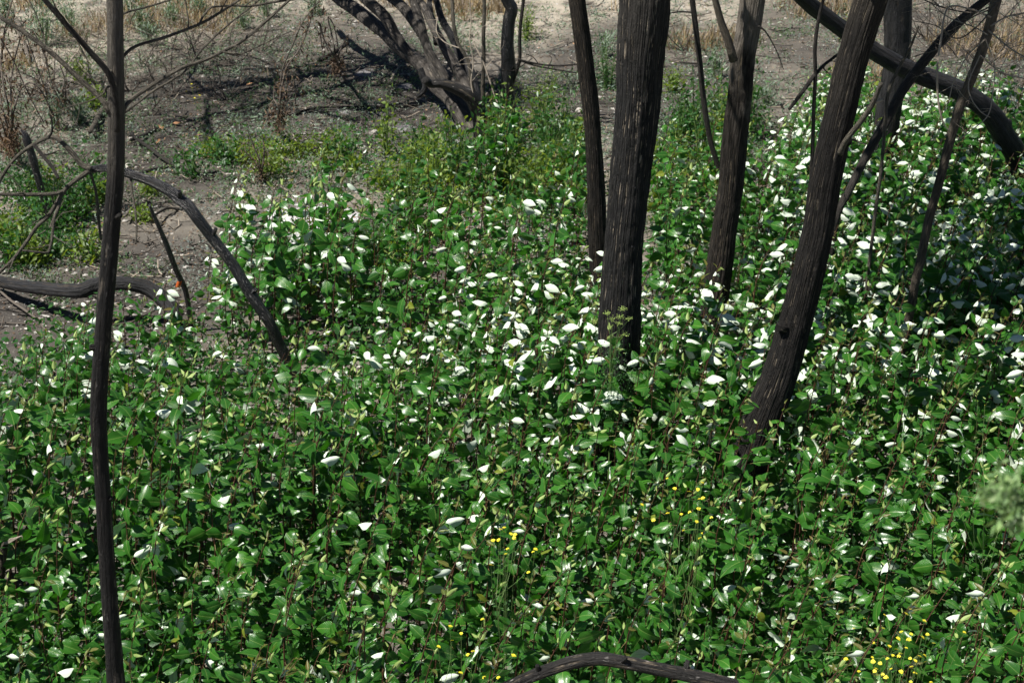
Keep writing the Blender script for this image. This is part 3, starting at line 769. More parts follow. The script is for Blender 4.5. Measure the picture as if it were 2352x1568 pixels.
def stub(parent, origin, P, R, k, side, ln, mat):
    a = P[k]; d = np.array(side, float); d /= np.linalg.norm(d)
    part_tube('stub', parent, [a, a+d*(R[k]+ln*.5), a+d*(R[k]+ln)], [R[k]*.55, R[k]*.38, R[k]*.3], mat, 9, 8, .12, 5, k*1.7, origin, .004)
for k, sd in ((5, (.8, -.3, .5)), (9, (-.8, -.4, .3)), (12, (.7, -.5, .4))): stub(t7, b7, P7, R7, k, sd, .018, M['bark_slim'])
for k, sd in ((4, (-.7, -.6, .4)), (8, (.6, -.7, .5))): stub(t4, b4, P4, R4, k, sd, .04, M['bark_lean'])
for k, sd in ((3, (-.1, -.4, .9)), (6, (.2, -.6, .8))): stub(L1[0], L1[1], L1[2], L1[3], k, sd, .10, M['bark_black'])
# --- arching bent limb with shiny char and forked tips
bl = lying('bent_limb', 'shiny charred limb bending out of the saplings toward the slender black tree', 'limb',
    [(700, 910, 26), (672, 850, 26), (645, 796, 25), (621, 745, 25), (600, 712, 26), (577, 676, 27), (555, 640, 26), (537, 611, 26), (510, 575, 25), (487, 545, 25), (453, 500, 26), (432, 473, 27), (413, 458, 28), (386, 437, 26), (336, 413, 23), (285, 396, 21), (245, 387, 18), (205, 391, 16)],
    [11.35, 11.3, 11.35, 11.4, 11.5, 11.6], M['bark_gloss'], 28, 120, .015, 7.0, False)
for k, (pts, wt) in enumerate([
    ([(210, 390, 15), (188, 378, 13), (170, 356, 12), (150, 334, 11), (130, 318, 10), (112, 316, 9), (77, 332, 9), (50, 350, 8), (30, 370, 8), (12, 395, 8), (-6, 430, 7)], 'branch'),
    ([(207, 391, 13), (165, 421, 11), (147, 440, 11), (128, 470, 10), (110, 497, 10), (84, 520, 9), (62, 552, 9), (30, 595, 8), (-6, 630, 7)], 'branch'),
    ([(148, 438, 8), (128, 445, 9), (90, 447, 9), (40, 447, 8), (-6, 446, 8)], 'branch'),
    ([(142, 450, 9), (134, 480, 8), (124, 505, 8), (120, 540, 7), (112, 575, 6), (100, 580, 5), (50, 575, 5)], 'branch'),
    ([(204, 393, 7), (215, 420, 6), (222, 455, 7), (226, 500, 7), (232, 550, 6)], 'branch'),
    ([(112, 316, 7), (120, 300, 5), (119, 265, 3)], 'branch_dark'),
    ([(77, 332, 8), (100, 360, 8), (120, 385, 8), (134, 410, 7)], 'branch_dark'),
    ([(300, 402, 6), (303, 440, 6), (310, 475, 5), (314, 520, 5), (312, 560, 4)], 'branch')]):
    limb('branch', bl[0], pts, [11.55, 11.55-.12*(k % 4)+.1], M[wt], bl[1], 10, 50, k*1.3, 0, (0, 0, 0), 2, .2, tr, 0, .006)
for k, sd in ((5, (.5, -.5, .6)), (9, (.4, -.3, .8)), (12, (.1, -.5, .8))): stub(bl[0], bl[1], bl[2], bl[3], k, sd, .05, M['bark_gloss'])
def on_ground(name, label, cat, pts, h, mat, sides, n, bark, seed, group=None, wob=.006):
    """a stick or log lying on the soil: pts traced (u, v, width), h height of its axis above the soil"""
    P, R = [], []
    hs = [h]*len(pts) if not isinstance(h, (list, tuple)) else list(np.interp(np.linspace(0, 1, len(pts)), np.linspace(0, 1, len(h)), h))
    for (u, v, wd), hh in zip(pts, hs):
        p, t = PZ(u, v, hh); p[2] += gh(p[0], p[1]); P.append(p); R.append(wd/2/F*t)
    P = np.array(P); R = np.array(R)
    base = P[len(P)//2].copy(); base[2] = gh(base[0], base[1])
    t = thing(name, label, cat, base, group)
    part_tube('trunk' if R.mean() > .02 else 'stick', t, P, R, mat, sides, n, bark, 9, seed, base, wob)
    return t, base, P, R
lg = on_ground('charred_log', 'thick charred log lying behind the slender black tree, its end dipping into leaves', 'log',
    [(-30, 638, 27), (30, 650, 28), (80, 662, 30), (134, 672, 31), (185, 677, 33), (215, 668, 36), (250, 662, 33), (290, 662, 32), (336, 671, 34), (374, 694, 36), (398, 722, 36), (404, 752, 30)], [.12, .3, .34, .1], M['bark_black'], 32, 90, .03, 2.6)
st = lying('charred_stake', 'thin charred stake with a small orange mark, between slender tree and bent limb', 'stake',
    [(438, 735, 12), (426, 671, 13), (412, 636, 13), (403, 614, 13), (386, 570, 13), (365, 520, 11), (350, 488, 9), (342, 468, 5)], [12.7, 12.6], M['bark_gloss'], 14, 50, .05, 1.9)
p, t = PY(411, 651, 12.62); rr = 6.2/F*t
mb = MB(); q = []
ax = PY(414, 645, 12.62)[0]-PY(410, 657, 12.62)[0]; ax /= np.linalg.norm(ax)
for s in (-1, 1):
    for a in np.linspace(-1.0, 1.0, 7):
        q.append(p + ax*s*.026 + np.array([math.sin(a), -math.cos(a), 0])*rr*1.10)
mb.add(q, np.array([[j, j+1, j+8, j+7] for j in range(6)])); o = mb.build('tag', [M['orange']], st[0], st[1]); o['label'] = 'small orange mark wrapped on the stake'
gs = lying('charred_stump', 'short grey charred stump with a jagged ashen tip behind bare branches', 'stump',
    [(84, 395, 17), (78, 370, 19), (70, 345, 19), (62, 322, 20), (57, 308, 15), (48, 297, 3)], 14.9, M['bark_gloss'], 16, 40, .08, 3.2)
# --- arched log near the bottom
ar = lying('arched_log', 'charred log arching up at the bottom edge in front of the saplings', 'log',
    [(1050, 1630, 29), (1120, 1597, 29), (1183, 1570, 29), (1240, 1545, 30), (1307, 1522, 31), (1371, 1512, 32), (1425, 1519, 31), (1492, 1532, 31), (1573, 1546, 32), (1667, 1568, 33), (1760, 1600, 34), (1840, 1660, 34)], [6.9, 6.75], M['bark_log'], 32, 130, .015, 8.8, True)
P, R = dl([(1836, 1655, 34), (1880, 1720, 36), (1910, 1800, 38)], 6.75); P, R = to_ground(P[::-1], R[::-1])
part_tube('trunk', ar[0], P, R, M['bark_log'], 20, 20, .05, 9, 2, ar[1])

for k, sd in ((5, (-.2, -.3, .9)), (8, (.3, -.5, .7)), (10, (.2, .4, .8))): stub(ar[0], ar[1], ar[2], ar[3], k, sd, .03, M['bark_log'])
# --- grey many-stemmed willow
def zz(l): return [(a*.3357+726, b*.3357, c*.3357) for a, b, c in l]
wb, _ = PZ(1095, 318, 0); wb[2] = gh(wb[0], wb[1])
wil = thing('burnt_willow', 'grey many-stemmed burnt willow splaying from one base at the back', 'tree', wb)
WS = [('trunk', [(1110, 960, 170), (1040, 840, 150), (960, 720, 135), (890, 640, 125), (800, 560, 110), (735, 460, 100), (640, 380, 95), (540, 300, 95), (430, 190, 95), (300, 90, 92), (150, -10, 85)], [17.6, 18.6, 20.5], 'bark_grey', 24, 1.5),
      ('trunk', [(1120, 800, 110), (1060, 670, 95), (960, 610, 80), (860, 575, 70), (780, 575, 60), (745, 545, 60)], [17.4, 17.2], 'bark_log', 18, 0),
      ('trunk', [(1000, 620, 80), (900, 560, 95), (840, 490, 85), (780, 370, 70), (735, 270, 66), (680, 160, 75), (600, 60, 75), (520, -10, 70)], [17.7, 18.6, 19.4], 'bark_grey', 18, 1.5),
      ('trunk', [(1080, 680, 90), (1000, 540, 80), (930, 420, 70), (860, 280, 65), (800, 170, 60), (740, 60, 60), (690, -10, 50)], [17.7, 18.8], 'bark_grey', 16, 1.5),
      ('trunk', [(900, 560, 60), (830, 440, 60), (760, 320, 55), (720, 190, 60), (690, 90, 60), (660, -10, 55)], [17.6, 18.0], 'bark_grey', 16, 1.5),
      ('trunk', [(1110, 820, 120), (1080, 640, 95), (1050, 500, 80), (990, 380, 60), (930, 250, 50), (860, 130, 50), (820, 0, 46)], [18.1, 19.0], 'bark_black', 16, 1.5),
      ('trunk', [(1150, 900, 40), (1150, 700, 30), (1145, 500, 28), (1150, 250, 27), (1152, -10, 26)], 17.6, 'branch', 12, 1.5),
      ('trunk', [(1100, 780, 30), (1085, 680, 27), (1060, 560, 27), (1040, 420, 25), (970, 300, 25), (940, 150, 26), (930, -10, 26)], [17.5, 17.8], 'branch', 12, 1.5),
      ('trunk', [(660, 385, 50), (560, 260, 70), (480, 130, 80), (370, 20, 80), (320, -20, 70)], [18.85, 19.2, 19.8], 'bark_grey', 14, 1.2),
      ('branch', [(710, 470, 50), (730, 530, 50), (745, 590, 42), (720, 640, 36), (690, 665, 26)], [17.9, 17.8], 'bark_black', 12, 0),
      ('branch', [(830, 300, 60), (820, 200, 55), (790, 110, 40), (780, 20, 36), (795, -10, 30)], [18.7, 19.2], 'bark_black', 10, .8)]
for k, (nm, pts, Y, mt, sd, up) in enumerate(WS):
    P, R = dl(zz(pts), Y)
    if pts[0][1] >= 780: P, R = to_ground(P, R, .15, .5)
    if up: P, R = go_up(P, R, up, (0, .1, .2), .5)
    part_tube(nm, wil, P, R, M[mt], sd, 60, .06, 9, k*1.9, wb, .012)
for k, pts in enumerate([[(1085, 690, 8), (1060, 560, 8), (1075, 430, 9), (1050, 260, 10), (1060, 150, 9), (1050, -5, 8)], [(1310, 755, 8), (1240, 700, 9), (1190, 560, 9), (1140, 420, 9), (1080, 300, 8)], [(980, 330, 8), (880, 290, 8), (825, 220, 8), (830, 120, 8)]]):
    P, R = dl(zz(pts), [17.3, 17.6]); P, R = catmull(P, R, 40); mb = MB(); tube(mb, P, R, 6); twigs(mb, P, R, 4, tr, .3)
    mb.build('twig', [M['pale_twig']], wil, wb)
def bare_crown(parent, origin, start, aim, n, L, rng, mat):  # bare twigs above the view, added to cast dappled shadows
    for k in range(n):
        d = np.array(aim, float) + np.array([rng.gauss(0, .6), rng.gauss(0, .6), rng.gauss(0, .35)]); d /= np.linalg.norm(d)
        pts = [np.array(start, float)]
        for q in range(5):
            d = d + np.array([rng.gauss(0, .15), rng.gauss(0, .15), rng.gauss(0, .1)]); d /= np.linalg.norm(d); pts.append(pts[-1]+d*L/5)
        Q, S = catmull(pts, np.linspace(.028, .006, 6), 20); mb = MB(); tube(mb, Q, S, 5, cap=False)
        for _ in range(3): twigs(mb, Q, S*2, 4, rng, L*.45, 4, 0, .1, 1)
        mb.build('branch', [mat], parent, origin)
wr_ = random.Random(19)
for pts, Y, n in ((WS[0][1], 20.5, 7), (WS[2][1], 19.4, 6), (WS[3][1], 18.8, 5), (WS[5][1], 19.0, 4), (WS[8][1], 19.8, 5)):
    a, b, c = zz([pts[-1]])[0]; st_ = PY(a, b, Y)[0]
    bare_crown(wil, wb, st_ + np.array([0, 0, .6]), (-.5, -.3, .7), n, 2.0, wr_, M['branch_dark'])
for (x_, y_, z_), (x2, y2, z2), r_0 in (((-2.2, 20.3, 1.1), (-4.6, 18.9, 3.6), .075), ((-2.0, 20.0, 1.2), (-3.2, 18.6, 4.4), .07), ((-1.4, 19.2, 1.3), (-2.2, 18.0, 4.2), .06), ((-2.6, 20.2, 1.4), (-5.2, 19.6, 2.8), .06), ((-3.4, 19.6, 2.4), (-6.2, 18.2, 3.4), .09), ((-3.2, 19.3, 2.9), (-5.4, 17.6, 4.0), .08), ((-2.8, 19.2, 3.3), (-5.0, 18.9, 4.4), .08), ((-2.7, 18.3, 4.2), (-4.6, 17.4, 4.9), .07)):  # unseen willow limbs, added for the shadow bands they cast on the soil
    a_ = np.array([x_, y_, z_]); c_ = np.array([x2, y2, z2]); m_ = (a_+c_)/2+np.array([.15, 0, .25])
    part_tube('branch', wil, [a_, m_, c_], [r_0, r_0*.75, r_0*.4], M['bark_grey'], 10, 20, .05, 6, x2, wb, .02)
    bare_crown(wil, wb, m_, (-.4, -.1, .5), 4, 1.6, wr_, M['branch_dark']); bare_crown(wil, wb, c_, (-.4, -.2, .6), 6, 1.7, wr_, M['branch_dark'])
cp = thing('charred_snag', 'black shiny upright burnt trunk beside the grey willow', 'tree', (0, 0, 0))
P, R = dl(zz([(1375, 1000, 120), (1350, 880, 112), (1330, 760, 100), (1312, 600, 92), (1318, 450, 100), (1312, 300, 92), (1325, 150, 88), (1340, 60, 90), (1300, -10, 85)]), 17.7); P, R = to_ground(P, R, .1, .3); P, R = go_up(P, R, 1.5)
bare_crown(t2, b2, P2[-2], (-.3, -.1, .6), 8, 1.9, wr_, M['branch_dark']); bare_crown(t5, b5, P5[-3], (.1, -.2, .6), 8, 2.2, wr_, M['branch_dark'])
cb = P[0].copy(); cb[2] = gh(cb[0], cb[1]); cp.location = cb
part_tube('trunk', cp, P, R, M['bark_gloss'], 24, 80, .08, 9, 3.7, cb, .02)
bare_crown(cp, cb, P[-1], (-.1, -.2, .9), 7, 2.0, wr_, M['branch_dark'])
P, R = dl(zz([(1392, 420, 26), (1395, 300, 25), (1400, 180, 25), (1412, 60, 25), (1418, -10, 25)]), 17.65); P, R = go_up(P, R, 1.2)
P = np.vstack([dl(zz([(1345, 560, 30)]), 17.68)[0], P]); R = np.concatenate([[R[0]*1.2], R])
part_tube('branch', cp, P, R, M['branch_dark'], 10, 30, 0, 6, 1, cb, .008)
for k, pts in enumerate([[(1380, 405, 14), (1450, 425, 14), (1560, 445, 13), (1680, 450, 12), (1790, 440, 10)], [(1380, 410, 12), (1480, 445, 12), (1600, 470, 11), (1780, 500, 9)], [(1270, 480, 8), (1360, 480, 8), (1480, 400, 6)]]):
    P, R = dl(zz(pts), 17.6); P, R = catmull(P, R, 24); mb = MB(); tube(mb, P, R, 6); twigs(mb, P, R, 2, tr, .25)
    mb.build('branch', [M['branch_dark']], cp, cb)

# --- sticks lying on the burnt soil
STK = [([(800, 100, 9), (765, 122, 10), (728, 139, 12)], .14, 'branch_dark', 'dark broken stick propped by the willow trunk'),
       ([(270, 262, 0), (300, 302, 8), (338, 330, 8), (395, 370, 8), (480, 412, 6)][1:], .10, 'branch_dark', 'long thin black stick lying right of the slender tree'),
       ([(325, 398, 8), (355, 388, 8), (385, 378, 7)], .06, 'branch_dark', 'short black stick on bare soil above the bent limb'),
       ([(40, 425, 8), (90, 455, 10), (130, 480, 11), (190, 510, 10), (235, 545, 8)], .1, 'branch', 'grey stick slanting under the forked branches'),
       ([(0, 665, 6), (60, 715, 6), (90, 740, 6), (140, 800, 6), (190, 845, 6)], .06, 'twig', 'brown stick slanting below the charred log'),
       ([(300, 318, 9), (335, 305, 9), (360, 288, 6)], .05, 'branch_dark', 'dark twig beside the orange fallen leaf'),
       ([(560, 268, 4), (640, 268, 5), (726, 255, 6), (840, 250, 6), (960, 245, 7)], .04, 'branch_dark', 'long thin black stick lying before the willow'),
       ([(897, 195, 5), (905, 175, 5), (918, 155, 4)], .06, 'pale_twig', 'small pale forked twig near the willow base'),
       ([(205, 300, 11), (225, 270, 13), (240, 240, 12)], .12, 'branch', 'pale bent root end just left of the slender tree'),
       ([(350, 500, 6), (385, 482, 6), (420, 486, 5)], .1, 'branch_dark', 'short dark twig near the stake tip'),
       ([(1745, 378, 5), (1720, 370, 5), (1690, 372, 4)], .2, 'branch_dark', 'dark twig between forked trunk and leaning trunk'),
       ([(285, 500, 5), (310, 478, 6), (345, 468, 5)], .08, 'twig', 'brown twig by the slender trunk under the limb'),
       ([(20, 30, 6), (60, 110, 6), (80, 200, 5)], .08, 'twig', 'long brown stick under the withered branches'),
       ([(150, 160, 4), (180, 110, 4), (195, 75, 4)], .1, 'pale_twig', 'pale curved twig behind the slender tree branches'),
       ([(1560, 140, 5), (1620, 148, 5), (1680, 142, 4)], .05, 'branch_dark', 'thin dark stick on sand behind the dead pole')]
for k, (pts, h, mt, lab) in enumerate(STK):
    on_ground('fallen_stick', lab, 'stick', pts, [h, h*.6, .02], M[mt], 7, 24, 0, k*1.1, 'sticks on the burnt soil', .012)
# random sticks, small: one litter of twigs nobody could count
def open_ground(n, rng, vmin=-30, vmax=800):
    out = []
    while len(out) < n:
        u, v = rng.uniform(-60, 2400), rng.uniform(vmin, vmax)
        p, t = PZ(u, v)
        if p[1] > 30: continue
        out.append(p)
    return np.array(out)
lr = random.Random(31)
mb = MB()
for p in open_ground(2400, lr, -20, 760):
    a = lr.uniform(0, 6.28); L = lr.uniform(.08, .45); r = lr.uniform(.003, .008)
    d = np.array([math.cos(a), math.sin(a)*.7, 0]); pts = []
    for k in range(4):
        q = p + d*L*(k/3-.5) + np.array([lr.gauss(0, .02), lr.gauss(0, .02), 0]); q[2] = gh(q[0], q[1]) + .012 + lr.uniform(0, .05)*(k == 3 or k == 0); pts.append(q)
    tube(mb, pts, [r, r, r*.8, r*.5], 4, lr.choice((0, 0, 1, 2)), cap=False)
tag(mb.build('twig_litter', [M['twig'], M['branch_dark'], M['pale_twig']]), 'small dead twigs strewn over the burnt soil', 'twig litter', None, 'stuff')

# --- pebbles and char chips, joined
mb = MB()
oct_v = np.array([[1, 0, 0], [0, 1, 0], [-1, 0, 0], [0, -1, 0], [0, 0, .7], [0, 0, -.5]]); oct_f = np.array([[0, 1, 4], [1, 2, 4], [2, 3, 4], [3, 0, 4], [1, 0, 5], [2, 1, 5], [3, 2, 5], [0, 3, 5]])
pp = open_ground(16000, lr, -25, 900); nn = np.random.default_rng(4)
for p in pp: p[2] = gh(p[0], p[1]) + .004
n = len(pp); an = nn.uniform(0, 6.28, n); s = .006 + .032*nn.random(n)**4
B = np.zeros((n, 3, 3)); B[:, 0, 0] = np.cos(an); B[:, 0, 1] = -np.sin(an); B[:, 1, 0] = np.sin(an); B[:, 1, 1] = np.cos(an); B[:, 2, 2] = 1
T = oct_v[None]*nn.uniform(.5, 1.3, (n, 6, 1))*np.stack([np.ones(n), nn.uniform(.4, 1, n), nn.uniform(.3, .8, n)], 1)[:, None]
V = np.einsum('nij,nkj->nki', B, T)*s[:, None, None] + pp[:, None]
mb.add(V.reshape(-1, 3), (oct_f[None]+(np.arange(n)*6)[:, None, None]).reshape(-1, 3))
tag(mb.build('ground_chips', [M['chip']], smooth=False), 'grit, chips and pebbles scattered over the burnt soil', 'gravel', None, 'stuff')
# --- dry leaf litter, joined
mb = MB(); pp = open_ground(15000, lr, -25, 1000)
for p in pp: p[2] = gh(p[0], p[1]) + .012
scatter(mb, pp, nn, .026, up=1.2, spread=.45, aspect=1.3)
tag(mb.build('leaf_litter', [M['withered']]), 'withered brown leaf litter lying on the soil', 'leaf litter', None, 'stuff')
mb = MB(); pp = np.concatenate([open_ground(700, lr, 0, 700)])
for p in pp: p[2] = gh(p[0], p[1]) + .015
scatter(mb, pp, nn, .026, up=1.2, spread=.5, aspect=1.4)
tag(mb.build('orange_leaf_litter', [M['litter_leaf']]), 'small rust-orange dead leaves lying on the soil', 'leaf litter', None, 'stuff')
FL = [(361, 287, 'large orange fallen leaf right of the slender trunk'), (392, 284, 'pale tan fallen leaf beside the large orange one'), (585, 200, 'orange fallen leaf in the willow shadow'), (567, 198, 'tan fallen leaf in the willow shadow'),
      (368, 317, 'pale fallen leaf on soil below the orange one'), (1177, 280, 'orange fallen leaf by the willow base'), (1145, 155, 'rust-coloured leaf under the snag'), (690, 397, 'red-brown fallen leaf near the sapling island'),
      (437, 305, 'yellow-orange wilted leaf in the open soil'), (473, 306, 'orange wilted leaf on a small weed')]
V, f, U, mi = TPL_LO['reg'][2]
for k, (u, v, lab) in enumerate(FL):
    p, t = PZ(u, v); p[2] = gh(p[0], p[1]) + .025
    mb = MB(); mb.add(V, f, mi, U); o = mb.build('fallen_leaf', [M['litter_leaf'], M['petiole']])
    o.location = p; o.rotation_euler = (lr.uniform(-.2, .4), lr.uniform(-.3, .3), lr.uniform(0, 6.28)); o.scale = (.085+.03*(k == 0),)*3
    tag(o, lab, 'fallen leaf', 'large fallen leaves on bare soil')
STN = [(640, 334, 'white stone below the withered stem'), (655, 343, 'small white stone beside a larger one'), (296, 382, 'pale round stone left of the bent limb'), (31, 440, 'white stone at the picture edge by bare branches'), (1330, 262, 'pale stone at the foot of the narrow trunk'),
       (860, 308, 'white chip of ash before the willow'), (300, 320, 'tan stone by the slender trunk'), (1060, 640, 'grey stone among the saplings')]
for k, (u, v, lab) in enumerate(STN):
    p, t = PZ(u, v); p[2] = gh(p[0], p[1]) + .015
    import bmesh
    bm = bmesh.new(); bmesh.ops.create_icosphere(bm, subdivisions=2, radius=1)
    for vv in bm.verts: vv.co = vv.co*(1+.35*noise.noise(vv.co*1.3+Vector((k*3., 0, 0))))
    me = bpy.data.meshes.new('stone'); bm.to_mesh(me); bm.free(); me.materials.append(M['stone'])
    o = link('stone', me); s = lr.uniform(.03, .055); o.location = p; o.scale = (s*1.5, s, s*.7); o.rotation_euler = (0, 0, lr.uniform(0, 6))
    tag(o, lab, 'stone', 'pale stones on the soil')

# ------------------------------------------------------------------ bushes, weeds, grass
def bush(name, label, cat, u, v, wpx, hpx, mat, leaf, n, rng, aspect=1.0, group=None, upright=.0, stems=7):
    p, t = PZ(u, v); p[2] = gh(p[0], p[1])
    W = wpx/F*t/2; Hh = hpx/F*t*1.02
    e = thing(name, label, cat, p, group)
    nn = np.random.default_rng(rng.randrange(99999))
    sm = MB(); pos = []; dirs = []
    for k in range(stems):
        a = nn.uniform(0, 6.28); rr = W*nn.uniform(.2, 1.0)*(1-upright*.5); hh = Hh*nn.uniform(.55, 1.05)
        P0 = p + np.array([math.cos(a)*rr*.25, math.sin(a)*rr*.25, -.02]); P2 = p + np.array([math.cos(a)*rr, math.sin(a)*rr, hh])
        P1 = (P0+P2)/2 + np.array([0, 0, hh*.18])
        Q, S = catmull([P0, P1, P2], [.006, .004, .0015], 12)
        tube(sm, Q, S, 4, cap=False)
        m = n//stems
        idx = nn.uniform(1.5, 12, m).astype(int).clip(0, len(Q)-1)
        spread = W*.22+.02
        pos.append(Q[idx] + nn.normal(size=(m, 3))*spread*np.array([1, 1, .6]))
        tg = (Q[-1]-Q[0])/np.linalg.norm(Q[-1]-Q[0])
        dirs.append(nn.normal(size=(m, 3))*(1-.6*upright) + tg*upright*1.5)
    pos = np.concatenate(pos); pos[:, 2] = np.maximum(pos[:, 2], p[2]+.01)
    fm = MB(); scatter(fm, pos, nn, leaf, d=np.concatenate(dirs), aspect=aspect, up=.6*(1-upright*.6), spread=.95)
    sm.build('stem', [M['greenstem']], e, p)
    fo = fm.build('foliage', [mat], e, p); fo['kind'] = 'stuff'
    return e
br = random.Random(91)
YG = [(480, 352, 100, 45, 'at the open soil above the sapling island'), (560, 360, 90, 50, 'behind the first saplings of the island'), (632, 350, 90, 40, 'below the withered stem'), (690, 358, 100, 50, 'beside the white stones'), (760, 352, 110, 60, 'above the sapling island'),
      (935, 425, 110, 130, 'tallest one before the willow'), (990, 350, 70, 65, 'in front of the willow shadow'), (1010, 420, 90, 60, 'between two taller bushes'), (880, 430, 80, 60, 'right behind the sapling island'), (1290, 420, 110, 80, 'beside the narrow brown trunk'),
      (1200, 440, 120, 70, 'below the snag'), (1090, 460, 100, 60, 'under the willow saplings'), (1150, 500, 110, 50, 'at the back edge of the thicket'), (1320, 470, 80, 60, 'touching the narrow brown trunk'), (1560, 400, 90, 80, 'between thickest and forked trunk'),
      (1600, 440, 90, 60, 'under the dead pole'), (1540, 470, 80, 60, 'right of the thickest trunk'), (345, 455, 60, 45, 'right of the slender trunk with wilted edges'), (330, 510, 50, 40, 'under the bent limb'), (640, 390, 90, 45, 'at the back of the island'), (1000, 540, 80, 40, 'at the bare gap in the thicket'),
      (800, 690, 110, 45, 'in the bare gap beside the island'), (520, 690, 90, 40, 'beside the bent limb foot'), (900, 590, 90, 60, 'at the side of the bare gap'), (210, 250, 70, 70, 'feathery one left of the slender tree'), (190, 190, 60, 60, 'behind the slender tree branches')]
for u, v, wp, hp, wh in YG:
    bush('low_bush', 'low yellow-green leafy bush ' + wh, 'bush', u, v, wp, hp, M['bush'], .042, int(150+wp*hp*.035), br, .95, 'yellow-green low bushes')
PATCH = [('before the willow', 860, 1345, 330, 560, 34), ('between thickest and leaning trunks', 1490, 1760, 250, 560, 26), ('above the sapling island', 430, 850, 330, 420, 7), ('under the forked bare branches', 0, 235, 420, 620, 16), ('in the bare gap', 560, 940, 560, 700, 8)]
for wh, ua, ub_, va, vb_, num in PATCH:
    for k in range(num):
        u, v = br.uniform(ua, ub_), br.uniform(va, vb_)
        sz = br.uniform(.6, 1.7)*(.85+(v-300)/900)
        dk = br.random() < .6
        bush('low_bush', ('low dark green bush in the patch ' if dk else 'low pale green bush in the patch ') + wh, 'bush', u, v, 72*sz, (130 if num > 20 else 62)*sz, M['bush_dark' if dk else 'bush'], .06, int(70+90*sz), br, .9, 'patch of low bushes ' + wh)
DG = [(860, 600, 130, 110, 'dark leafy bush at the side of the sapling island'), (1245, 330, 130, 150, 'bright narrow-leaved bush right of the black snag'), (1180, 350, 80, 90, 'narrow-leaved bush in front of the black snag'), (1395, 200, 70, 90, 'leafy bush seen between the narrow and thickest trunks'),
      (1300, 330, 70, 90, 'narrow-leaved bush behind the narrow trunk'), (120, 520, 190, 130, 'dense green bush under the forked bare branches'), (60, 470, 120, 90, 'green bush at the picture edge under bare branches'), (190, 470, 110, 90, 'green bush left of the slender trunk'),
      (130, 590, 130, 60, 'low green bush above the charred log'), (1570, 330, 90, 110, 'green bush between thickest trunk and dead pole'), (1210, 90, 60, 80, 'upright weed right of the black snag'), (1550, 210, 60, 60, 'small green weed on sand behind the thickest trunk'),
      (1960, 100, 90, 60, 'green weed on sand by the leaning trunk'), (90, 120, 0, 0, '')]
for u, v, wp, hp, lab in DG:
    if not wp: continue
    nar = 'narrow' in lab or 'upright' in lab
    bush('leafy_bush', lab, 'bush', u, v, wp, hp, M['bush'] if 'bright' in lab or 'weed' in lab else M['bush_dark'], .05 if nar else .042, int(220+wp*hp*.03), br, .42 if nar else .9, 'green bushes at the back', .5 if nar else 0., 11)
WI = [(95, 105, 150, 140, 'big dense grey-green willow shrub in the top corner'), (20, 60, 100, 110, 'grey willow shrub at the corner of the picture'), (160, 75, 70, 80, 'willow shrub between the slender tree branches'), (320, 75, 60, 70, 'grey upright sprout just right of the slender tree'), (345, 100, 50, 60, 'short grey sprout right of the slender tree'),
      (300, 40, 50, 60, 'grey sprout touching the slender trunk'), (400, 60, 60, 60, 'grey sprout under the long bare branch'), (455, 40, 50, 50, 'grey sprout between two bare branches'), (560, 60, 60, 60, 'grey sprout at the top by thin twigs'), (610, 35, 50, 50, 'far grey sprout at the top edge'),
      (720, 30, 50, 45, 'far grey tuft left of the willow'), (130, 300, 50, 90, 'thin grey-green sprout with narrow leaves by the stump'), (185, 285, 50, 70, 'narrow-leaved sprout left of the slender trunk'), (40, 390, 60, 70, 'narrow-leaved sprout beside the stump'), (1390, 130, 50, 60, 'grey tuft beside the thickest trunk'), (1640, 180, 60, 60, 'grey-leaved tuft left of the forked trunk'), (1690, 270, 0, 0, ''), (1760, 240, 60, 50, 'grey weed between forked and leaning trunks')]
for u, v, wp, hp, lab in WI:
    if not wp: continue
    bush('willow_sprout', lab, 'shrub', u, v, wp, hp, M['willow'], .075, int(130+wp*hp*.028), br, .34, 'grey willow sprouts', .8, 9)

# grey ground cover and green weeds: uncountable
def weeds(name, label, n, mat, size, vr, filt, rng, cl=7, hh=.05, aspect=.8):
    mb = MB(); nn = np.random.default_rng(rng.randrange(9999)); pos = []
    c = 0
    while c < n:
        u, v = rng.uniform(-60, 2420), rng.uniform(*vr); p, t = PZ(u, v)
        if p[1] > 29 or not filt(u, v, p): continue
        g = gh(p[0], p[1]); q = p + nn.normal(size=(cl, 3))*np.array([.05, .05, 0]); q[:, 2] = g + nn.uniform(.005, hh, cl); pos.append(q); c += 1
    scatter(mb, np.concatenate(pos), nn, size, aspect=aspect, up=.6, spread=.7)
    return tag(mb.build(name, [mat]), label, 'weeds', None, 'stuff')
wr = random.Random(55)
dens = lambda s, th: (lambda u, v, p: noise.noise((p[0]*s, p[1]*s, 4.)) > th)
weeds('ground_weeds', 'tiny grey-green weeds dotted over the burnt soil', 6500, M['sage'], .032, (-20, 680), dens(.8, -.12), wr, 7, .05, .7)
weeds('grey_weeds', 'pale grey-green seedlings speckling the open ground', 2600, M['willow'], .05, (-25, 420), dens(.7, -.1), wr, 8, .12, .5)
mb = MB(); pp = open_ground(7000, lr, -25, 560)
for p in pp: p[2] = gh(p[0], p[1]) + .02
scatter(mb, pp, nn, .05, up=1.1, spread=.5, aspect=.35)
tag(mb.build('straw_litter', [M['straw']]), 'bleached straw and bark scraps littering the open ground', 'litter', None, 'stuff')
weeds('green_weeds', 'small green weeds scattered between the bushes', 3600, M['weed'], .04, (20, 720), dens(.9, -.02), wr, 8, .08)
inpatch = lambda u, v, p: any(a < u < b and c < v < d for _, a, b, c, d, _n in PATCH)
